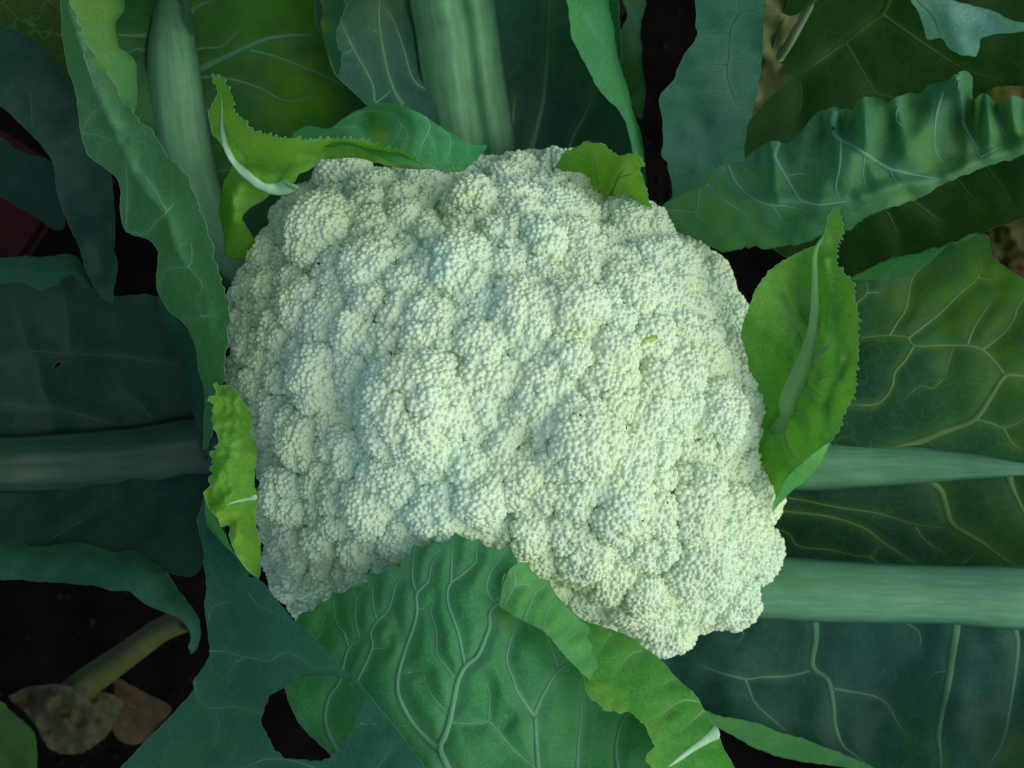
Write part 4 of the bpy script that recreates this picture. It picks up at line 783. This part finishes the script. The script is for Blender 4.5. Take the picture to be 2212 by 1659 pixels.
bt = A2([(1500, 1100), (1380, 1098), (1200, 1078), (1120, 1052), (1050, 1030), (980, 1018), (900, 1020), (800, 1030), (735, 1030), (718, 1070), (670, 1100), (605, 1130), (582, 1170), (530, 1222), (450, 1242), (350, 1212), (250, 1130), (190, 1060), (130, 960), (85, 900), (48, 870)])
lf = A2([(25, 750), (50, 680), (90, 600), (80, 550), (50, 500)])
ou, zu = leaf('toothed yellow-green margin of the curled leaf', 'young', [(tp, 6, 12), (bt,), (lf, 5, 12)],
    [(460, 165, 352), (490, 190, 358), (455, 250, 356), (505, 240, 366), (552, 287, 374), (485, 315, 360), (656, 302, 378), (776, 302, 380), (886, 333, 380), (996, 368, 366), (560, 403, 352), (620, 405, 350), (640, 378, 356), (690, 345, 360), (742, 340, 362), (842, 358, 364), (900, 364, 366), (560, 340, 362), (600, 330, 368)],
    veins=[(2.5, A2([(280, 1090), (240, 1020), (250, 960)])), (2, A2([(560, 1080), (600, 1120)]))], parent=o, name='rolled_margin', extra=lambda X, Y: -9 * np.exp(-(seg_dist(X, Y, [(480, 270), (530, 340), (600, 352), (690, 325), (780, 322), (860, 342)]) / 22) ** 2), wav=(2, 60), quilt=1, over=6, yellow=[(560, 300, 35, .8), (620, 315, 45, .5), (860, 345, 40, .6), (470, 250, 25, .6), (720, 320, 40, .25)], edge='edgehi', edge_r=1.8, vmat='veinyoung', step=5, seed=112)
tube('midrib', M['ribwhite'], o, A2([(560, 1190), (500, 1222), (420, 1222), (350, 1195), (280, 1140), (200, 1060), (150, 980), (125, 900), (110, 800), (112, 690), (100, 600)]), zu, 30, hr=.22, smooth=True, tip=.06)
leaf('curled base of the toothed leaf', 'young', [(A2([(120, 1180), (160, 1110), (200, 1060), (300, 1130), (430, 1240), (400, 1290), (350, 1320), (290, 1345), (258, 1375), (245, 1410), (260, 1450), (310, 1530), (330, 1620), (240, 1680), (140, 1650), (120, 1520), (95, 1400), (100, 1300)]),)],
    [(486, 387, 340), (510, 360, 344), (586, 413, 342), (500, 440, 346), (480, 450, 330), (540, 450, 334), (505, 480, 340), (487, 507, 320), (530, 500, 322), (545, 540, 300), (490, 545, 304)], parent=o, name='leaf_base', veins=[(3, A2([(200, 1300), (300, 1310), (380, 1290)]))], wav=(2, 50), quilt=1, edge='edgedim', step=5, seed=113)

# small leaf at the upper right rim
o, zf = leaf('small yellow-green toothed leaf tucked behind the upper right of the head', 'young',
    [(A3([(340, 985), (400, 972), (440, 948), (475, 922), (520, 932), (560, 932), (605, 942), (622, 975), (650, 990), (700, 1017), (740, 1000), (800, 1000), (835, 1010), (858, 1060)]), 4, 12), (A3([(860, 1078), (832, 1082), (828, 1110), (845, 1130)]), -1), (A3([(860, 1200), (882, 1260), (888, 1310), (912, 1342), (890, 1372)]), 3, 10), ([(1380, 480), (1300, 470), (1220, 420), (1200, 360)],)],
    [(1230, 330, 318), (1270, 308, 330), (1310, 315, 330), (1380, 335, 336), (1400, 430, 326), (1330, 400, 306), (1280, 380, 300), (1300, 460, 284), (1385, 470, 300)],
    veins=[(7, A3([(560, 1400), (640, 1260), (690, 1150), (740, 1080)])), (3, A3([(560, 1200), (540, 1080), (530, 990)])), (3, A3([(700, 1150), (800, 1120)]))], parent=plant, wav=(3, 60), quilt=2, yellow=[(1340, 350, 40, .35), (1390, 420, 25, .3)], edge='edgehi', vmat='veinyoung', step=5, seed=121)

# crinkled leaf reaching to the right
top = A3([(910, 1362), (970, 1340), (1050, 1280), (1200, 1215), (1250, 1190), (1300, 1110), (1390, 1060), (1480, 1050), (1550, 990), (1640, 930)]) + A4([(100, 915), (200, 920), (280, 860), (350, 770), (430, 715), (500, 695), (540, 705), (580, 700), (615, 712), (650, 650), (720, 630), (790, 640), (835, 672), (900, 630), (980, 600), (1050, 600), (1120, 540), (1220, 525), (1280, 475), (1350, 465), (1390, 500), (1385, 600), (1395, 655), (1440, 610), (1490, 615), (1540, 660), (1600, 660), (1660, 620), (1725, 640), (1900, 600)])
bot = A4([(1950, 900), (1725, 1000), (1550, 1050), (1400, 1110), (1250, 1165), (1130, 1230), (1080, 1260), (960, 1310), (870, 1340), (780, 1370), (660, 1430), (590, 1480), (500, 1495), (440, 1520), (350, 1545), (280, 1575), (200, 1580), (70, 1605), (0, 1595), (-110, 1610)])
tl = smooth_line(top, 12)
pk = [(1660, 18), (1802, 15), (1866, 16), (1945, 22), (2082, 16), (2132, 15), (2190, 18)]
def crinkle(X, Y):
    d = seg_dist(X, Y, tl); f = np.exp(-(d / 75) ** 2); s = 0
    for c, w in pk: s = s + np.exp(-((X - c - (Y - 250) * .12) / w) ** 2)
    g = 5 * np.sin((X + .5 * Y) / 21.) * np.exp(-(d / 110) ** 2) * np.clip((X - 1620) / 120, 0, 1)
    ridge = smooth_line(A4([(-200, 1290), (0, 1310), (300, 1310), (600, 1300), (850, 1220), (1150, 1160), (1400, 1060), (1725, 930)]), 12)
    return f * (13 * s - 8) * np.clip((X - 1560) / 120, 0, 1) + g + 5 * np.exp(-(seg_dist(X, Y, ridge) / 18) ** 2)
o, zf = leaf('crinkled wavy blue-green leaf reaching away to the right of the head', 'crink', [(top,), (bot, 4, 24), ([(1560, 545), (1490, 510), (1420, 480)],)],
    [(1420, 465, 300), (1530, 400, 322), (1560, 530, 306), (1660, 320, 340), (1660, 440, 338), (1660, 530, 326), (1800, 260, 352), (1800, 400, 350), (1790, 500, 340), (1960, 220, 356), (1960, 340, 356), (1960, 435, 348), (2100, 190, 358), (2110, 300, 354), (2100, 370, 350), (2250, 210, 360), (2260, 310, 354)],
    veins=[(7, A4([(130, 930), (110, 1010), (145, 1080), (180, 1140), (260, 1280), (320, 1310), (400, 1325), (500, 1315), (600, 1300)])), (10, A4([(500, 720), (490, 850), (540, 910), (620, 950), (700, 1000), (840, 1090), (920, 1110), (1000, 1130), (1150, 1155)])), (5, A4([(540, 910), (530, 1080), (505, 1220), (540, 1300)])), (4, A4([(850, 1090), (890, 1170), (950, 1215)])), (6, A4([(1200, 600), (1170, 690), (1150, 780), (1145, 940), (1180, 1030), (1250, 1075)])),
           (7, A4([(1300, 480), (1292, 560), (1295, 650), (1320, 780), (1400, 920), (1440, 1020)])), (3.5, A4([(690, 1000), (685, 1150), (720, 1230)])), (4, A4([(905, 690), (900, 780), (960, 840)])), (4, A4([(1570, 720), (1590, 850), (1660, 940)])), (6, A3([(1400, 1070), (1450, 1180), (1540, 1270), (1640, 1320), (1725, 1335), (1790, 1320)])), (5, A3([(1260, 1190), (1320, 1245), (1380, 1300), (1520, 1390), (1510, 1450), (1610, 1540)])), (4, A3([(1215, 1220), (1205, 1330), (1180, 1370), (1080, 1365), (980, 1360)])), (3, A3([(1180, 1370), (1280, 1460), (1400, 1540)])), (3, A4([(-20, 1300), (90, 1325), (200, 1340), (330, 1360)])), (3, A4([(90, 1330), (140, 1400), (180, 1460)])), (3, A4([(190, 1140), (290, 1125), (350, 1160)])), (3, A4([(1440, 1020), (1560, 960), (1660, 945)]))],
    extra=crinkle, parent=plant, vmat='veinhi', edge='edge', vein_hr=.4, wav=(4, 110), quilt=2.2, yellow=[(2090, 330, 45, .6), (2010, 360, 40, .5), (2170, 300, 40, .5), (1990, 300, 35, .3), (1960, 420, 40, .4), (2110, 290, 30, .5)], seed=131.2, step=6)

# cupped leaf at the right rim
rt = A6([(575, 8), (592, 80), (606, 150), (585, 205), (570, 250), (572, 340), (615, 400), (660, 460), (680, 550), (690, 620), (692, 750), (696, 860), (690, 940), (680, 1020), (660, 1120), (612, 1210), (580, 1300), (530, 1380)])
bt = A6([(515, 1430), (480, 1510), (400, 1590), (330, 1645)]) + [(1690, 1080), (1668, 1104), (1655, 1090), (1640, 1000), (1640, 900), (1620, 800), (1600, 730)]
lf = A6([(30, 700), (70, 600), (110, 490), (170, 400), (235, 350), (300, 310), (360, 280), (420, 250), (480, 210), (520, 130), (530, 60), (560, 25)])
cup = smooth_line(A6([(500, 330), (530, 500), (530, 700), (590, 880), (560, 1000), (500, 1150), (490, 1330)]), 12)
o, zf = leaf('cupped bright green leaf with finely toothed edge at the right rim', 'cup', [(rt, 7, 14), (bt,), (lf, 2, 14)],
    [(1807, 450, 356), (1790, 480, 352), (1812, 560, 348), (1750, 540, 342), (1680, 575, 336), (1615, 680, 326), (1640, 720, 320), (1760, 620, 332), (1745, 760, 328), (1720, 860, 322), (1695, 960, 314), (1848, 680, 345), (1852, 780, 346), (1840, 860, 345), (1805, 930, 338), (1775, 1000, 328), (1668, 1100, 306), (1660, 900, 308), (1800, 700, 335), (1790, 860, 331), (1730, 1000, 318)],
    extra=lambda X, Y: 4 * np.exp(-(seg_dist(X, Y, cup) / 14) ** 2),
    veins=[(4, A6([(420, 640), (390, 600), (360, 540), (350, 470)])), (5, A6([(370, 800), (340, 720), (300, 650), (220, 540)])), (7, A6([(440, 870), (490, 850), (530, 820), (545, 770)])), (3.5, A6([(470, 1010), (540, 990), (610, 970)])), (4, A6([(390, 1020), (430, 1070), (470, 1100), (530, 1140)])), (6, A6([(265, 1290), (285, 1380), (320, 1450), (370, 1490)])), (3, A6([(330, 1170), (380, 1205), (430, 1250)])), (2.5, A6([(460, 545), (520, 550)])), (2.5, A6([(460, 480), (490, 440)])), (2.5, A6([(430, 920), (480, 960), (490, 1010)])), (2, A6([(320, 860), (270, 840)]))],
    parent=plant, vmat='veinyoung', edge='edgehi', edge_r=1.6, wav=(2.5, 70), quilt=2.6, yellow=[(1845, y, 26, .5) for y in range(620, 900, 40)] + [(1690, 580, 40, .4), (1640, 640, 30, .4), (1800, 520, 30, .4)], seed=141.8, step=6)
rib(M['veinyoung'], o, [(BASE[0] + 150, BASE[1] + 90, 212, 40), (1560, 1010, 262, 46), *[(*p, None, w) for p, w in zip(A6([(270, 1280), (300, 1120), (370, 950), (430, 780), (448, 620), (450, 450), (450, 280), (480, 210), (500, 180)]), (46, 42, 38, 28, 20, 15, 10, 7, 4))]], hr=.24, zf=zf, blade=zf.poly, lift=2.6)
fl = A6([(535, 1375), (515, 1430), (480, 1510), (400, 1590), (330, 1645)]) + [(1690, 1080), (1668, 1104)]
lw = [(1672, 1088)] + A6([(270, 1600), (330, 1530), (420, 1450), (490, 1400)])
leaf(None, 'long', [(fl,), (lw,)], [(1790, 960, 338), (1772, 1006, 334), (1716, 1055, 324), (1668, 1102, 312), (1760, 985, 340), (1700, 1045, 328)], parent=o, name='rolled_margin', edge='edge', wav=(1, 60), quilt=0, step=5, seed=142)

# ------------------------------------------------------------------ other things
o, zf = leaf('pale blue-green lobed leaf tip hanging in from the neighbouring plant', 'pale',
    [(A4([(960, -160), (990, 0), (1030, 60), (1060, 120), (1080, 170), (1100, 256), (1190, 250), (1215, 285), (1240, 310), (1310, 350), (1360, 352), (1410, 363), (1440, 300), (1443, 262), (1500, 230), (1600, 215), (1725, 205), (1950, 190), (1950, 120), (1725, 150), (1560, 95), (1430, 45), (1250, -10), (1200, -160)]),)],
    [(1967, -30, 372), (2040, -40, 372), (1985, 40, 356), (2005, 85, 350), (2035, 60, 358), (2050, 20, 364), (2080, 110, 352), (2110, 60, 358), (2200, 60, 362), (2280, 55, 370)], parent=None, name='neighbour_leaf',
    veins=[(6, A4([(1000, -120), (1040, 0), (1100, 60), (1150, 130), (1170, 190), (1190, 250)])), (3, A4([(1110, 40), (1250, 30), (1430, 60), (1560, 110)]))], vmat='vein', edge='edge', wav=(2, 80), quilt=2, seed=151)
o['category'] = 'leaf'
def rib_zf(pts):
    q = smooth_line(np.array(pts), 8)
    def f(X, Y):
        X = np.asarray(X, float); return np.array([q[np.argmin((q[:, 0] - x) ** 2 + (q[:, 1] - y) ** 2), 2] for x, y in zip(X.ravel(), np.asarray(Y, float).ravel())]).reshape(X.shape) / 1000
    return f
o, zf = leaf('yellowed withered leaf with pale stalk between the wavy and broad leaves', 'yellowed',
    [(A4([(-60, -150), (340, -150), (320, 0), (260, 130), (180, 260), (120, 370), (170, 430), (190, 520), (150, 580), (60, 640), (0, 720), (-110, 800), (-140, 500), (-60, 200)]),)],
    [(1650, -40, 300), (1740, -40, 300), (1650, 120, 274), (1690, 120, 276), (1690, 190, 270), (1600, 240, 262), (1640, 220, 262)], name='withered_leaf', edge=None, veins=[(2, A4([(180, 100), (100, 250)]))], vmat='stalk', wav=(5, 60), quilt=1, yellow=[(1650, 130, 14, 1.2), (1690, 150, 12, 1.2), (1695, 110, 8, 1)], seed=161)
o['category'] = 'leaf'
rib(M['stalkpale'], o, [*[(x, y, z, w) for (x, y), z, w in zip(A4([(440, -160), (360, 0), (290, 130), (210, 280), (140, 390)]), (345, 316, 304, 296, 286), (19, 18, 17, 16, 14))]], hr=.35, name='stalk')
o, zf = leaf('withered pale leaf with olive stalk lying on the soil', 'wither',
    [(A7([(50, 1212), (120, 1175), (200, 1150), (330, 1135), (450, 1150), (600, 1180), (700, 1200), (775, 1240), (765, 1290), (740, 1330), (700, 1400), (640, 1470), (520, 1560), (400, 1578), (345, 1560), (300, 1530), (260, 1470), (230, 1400), (180, 1340), (140, 1300), (80, 1250)]),)],
    [(20, 1503, 128), (110, 1480, 140), (260, 1512, 132), (180, 1625, 108), (90, 1590, 112), (160, 1540, 136)], name='withered_leaf', edge=None, wav=(14, 40), quilt=0, yellow=[(40, 1520, 25, .8), (75, 1570, 20, .6)], seed=171)
o['category'] = 'leaf'
leaf(None, 'brown', [(A7([(700, 1090), (760, 1110), (900, 1190), (1060, 1280), (1000, 1380), (870, 1510), (740, 1490), (700, 1380), (720, 1250)]),)], [(255, 1465, 128), (365, 1528, 96), (300, 1604, 92), (256, 1590, 100), (270, 1530, 104)], parent=o, name='dry_lobe', edge=None, wav=(6, 60), quilt=0, seed=172)
rib(M['stalk'], o, [*[(x, y, z, w) for (x, y), z, w in zip(A7([(420, 1190), (560, 1110), (720, 1000), (860, 900), (1000, 800), (1150, 740)]), (122, 140, 156, 166, 172, 176), (50, 64, 60, 56, 54, 50))]], hr=.42, name='stalk')
o, zf = leaf('brown dry leaf lying below the right edge of the broad leaf', 'brown',
    [([(2110, 500), (2160, 470), (2240, 460), (2330, 500), (2340, 600), (2260, 650), (2200, 610), (2150, 600), (2120, 560)],)], [(2110, 500, 190), (2240, 470, 200), (2330, 560, 180), (2200, 610, 186), (2180, 530, 204)], name='withered_leaf', edge=None, wav=(10, 50), quilt=0, yellow=[(2170, 520, 30, .7)], seed=181)
o['category'] = 'leaf'
o, zf = leaf('small scrap of orange dry leaf beside the crinkled leaf', 'brown', [([(2130, 195), (2170, 185), (2240, 190), (2250, 225), (2180, 230), (2140, 220)],)], [(2130, 200, 296), (2250, 200, 302), (2180, 230, 296), (2180, 190, 300)], name='withered_leaf', edge=None, wav=(2, 50), quilt=0, yellow=[(2165, 205, 40, 1)], seed=182)
o['category'] = 'leaf'
o, zf = leaf('orange-brown dying leaf behind the upright leaf at the top', 'brown', [(A3([(640, -120), (830, -120), (810, 0), (760, 70), (720, 110), (700, 280), (690, 380), (660, 250), (640, 100)]),)], [(1320, 0, 250), (1370, 0, 246), (1340, 100, 240), (1335, 120, 238), (1380, -30, 256)], name='withered_leaf', edge=None, wav=(4, 50), quilt=0, seed=183)
o['category'] = 'leaf'

# red ribbed strip on the soil at the left
V, F = [], []; n = 60; prof = [(i / 16 * .10 - .05, .010 + .004 * abs(math.sin(i * 1.1))) for i in range(17)]
a0, a1 = P(-260, 320, .12), P(75, 530, .10); t = (a1 - a0); Ld = t.length; t.normalize(); sd = Vector((0, 0, 1)).cross(t).normalized(); nn = t.cross(sd)
for i in range(n):
    c = a0 + t * (Ld * i / (n - 1))
    for u, h in prof: V.append(c + sd * u + nn * (h + .002 * noise.noise((i * .15, u * 30, 0))))
    for u, h in prof[::-1]: V.append(c + sd * u - nn * .004)
k = 34
for i in range(n - 1):
    for j in range(k): a, b = i * k + j, i * k + (j + 1) % k; F.append((a, b, b + k, a + k))
F += [tuple(range(k)), tuple(range(n * k - 1, (n - 1) * k - 1, -1))]
o = link('red_strip', mesh_from('red_strip', V, F), M['red']); o['label'] = 'dark red ribbed strip under the leaves at the far left'; o['category'] = 'strip'

# bits lying on the head
HX = HEAD.reshape(-1, 3); HS = FOC / (CAM_Z - HX[:, 2]); HPX = 1106 + HX[:, 0] * HS; HPY = 829.5 - HX[:, 1] * HS
def on_head(x, y, lift):
    k = np.argmin((HPX - x) ** 2 + (HPY - y) ** 2 + ((HX[:, 2] < ZE) * 1e6)); return Vector(HX[k]) + Vector((0, 0, lift))
q = [on_head(x, y, .0008) for x, y in ((1394, 737), (1401, 733), (1409, 731), (1418, 727))]
V, F = [], []
for i, c in enumerate(q):
    r = (.0005, .0011, .0011, .0006)[i]
    for j in range(8): a = j / 8 * 2 * math.pi; V.append(c + Vector((-.35 * math.cos(a) * r, math.cos(a) * r, math.sin(a) * r * .8)))
for i in range(3):
    for j in range(8): a, b = i * 8 + j, i * 8 + (j + 1) % 8; F.append((a, b, b + 8, a + 8))
F += [tuple(range(8)), tuple(range(31, 23, -1))]
o = link('green_fragment', mesh_from('green_fragment', V, F), M['green_bit']); o['label'] = 'tiny bright green plant fragment lying on the white head'; o['category'] = 'fragment'
V, F = [], []
sp = [(847, 766, 1.0), (846, 763, .6), (1240, 893, .4), (1252, 899, .5), (1236, 905, .4), (1262, 908, .4), (1385, 1128, .8), (1388, 1136, .6), (1610, 1180, .5), (1620, 1196, .6), (1440, 1085, .5), (880, 890, .5), (742, 838, .4), (1152, 935, .4), (1150, 945, .4), (722, 1098, .7), (735, 545, .6), (688, 572, .6), (820, 492, .5), (1075, 428, .5), (960, 512, .5), (965, 475, .4), (1263, 498, .3), (1455, 605, .5), (1560, 1040, .5), (1545, 1030, .5), (1190, 900, .3), (1205, 1000, .3), (1170, 990, .3)]
for x, y, s in sp:
    c = on_head(x, y, .0002); b = len(V); r = .0011 * s
    for d in ((1, 0, 0), (-1, 0, 0), (0, 1, 0), (0, -1, 0), (0, 0, 1), (0, 0, -1)): V.append(c + Vector(d) * r * random.uniform(.6, 1.3))
    F += [(b + i, b + j, b + k) for i, j in ((0, 2), (2, 1), (1, 3), (3, 0)) for k in (4, 5)]
o = link('dark_specks', mesh_from('dark_specks', V, F), M['speck']); o['kind'] = 'stuff'; o['label'] = 'scattered tiny dark specks on the white head'; o['category'] = 'specks'
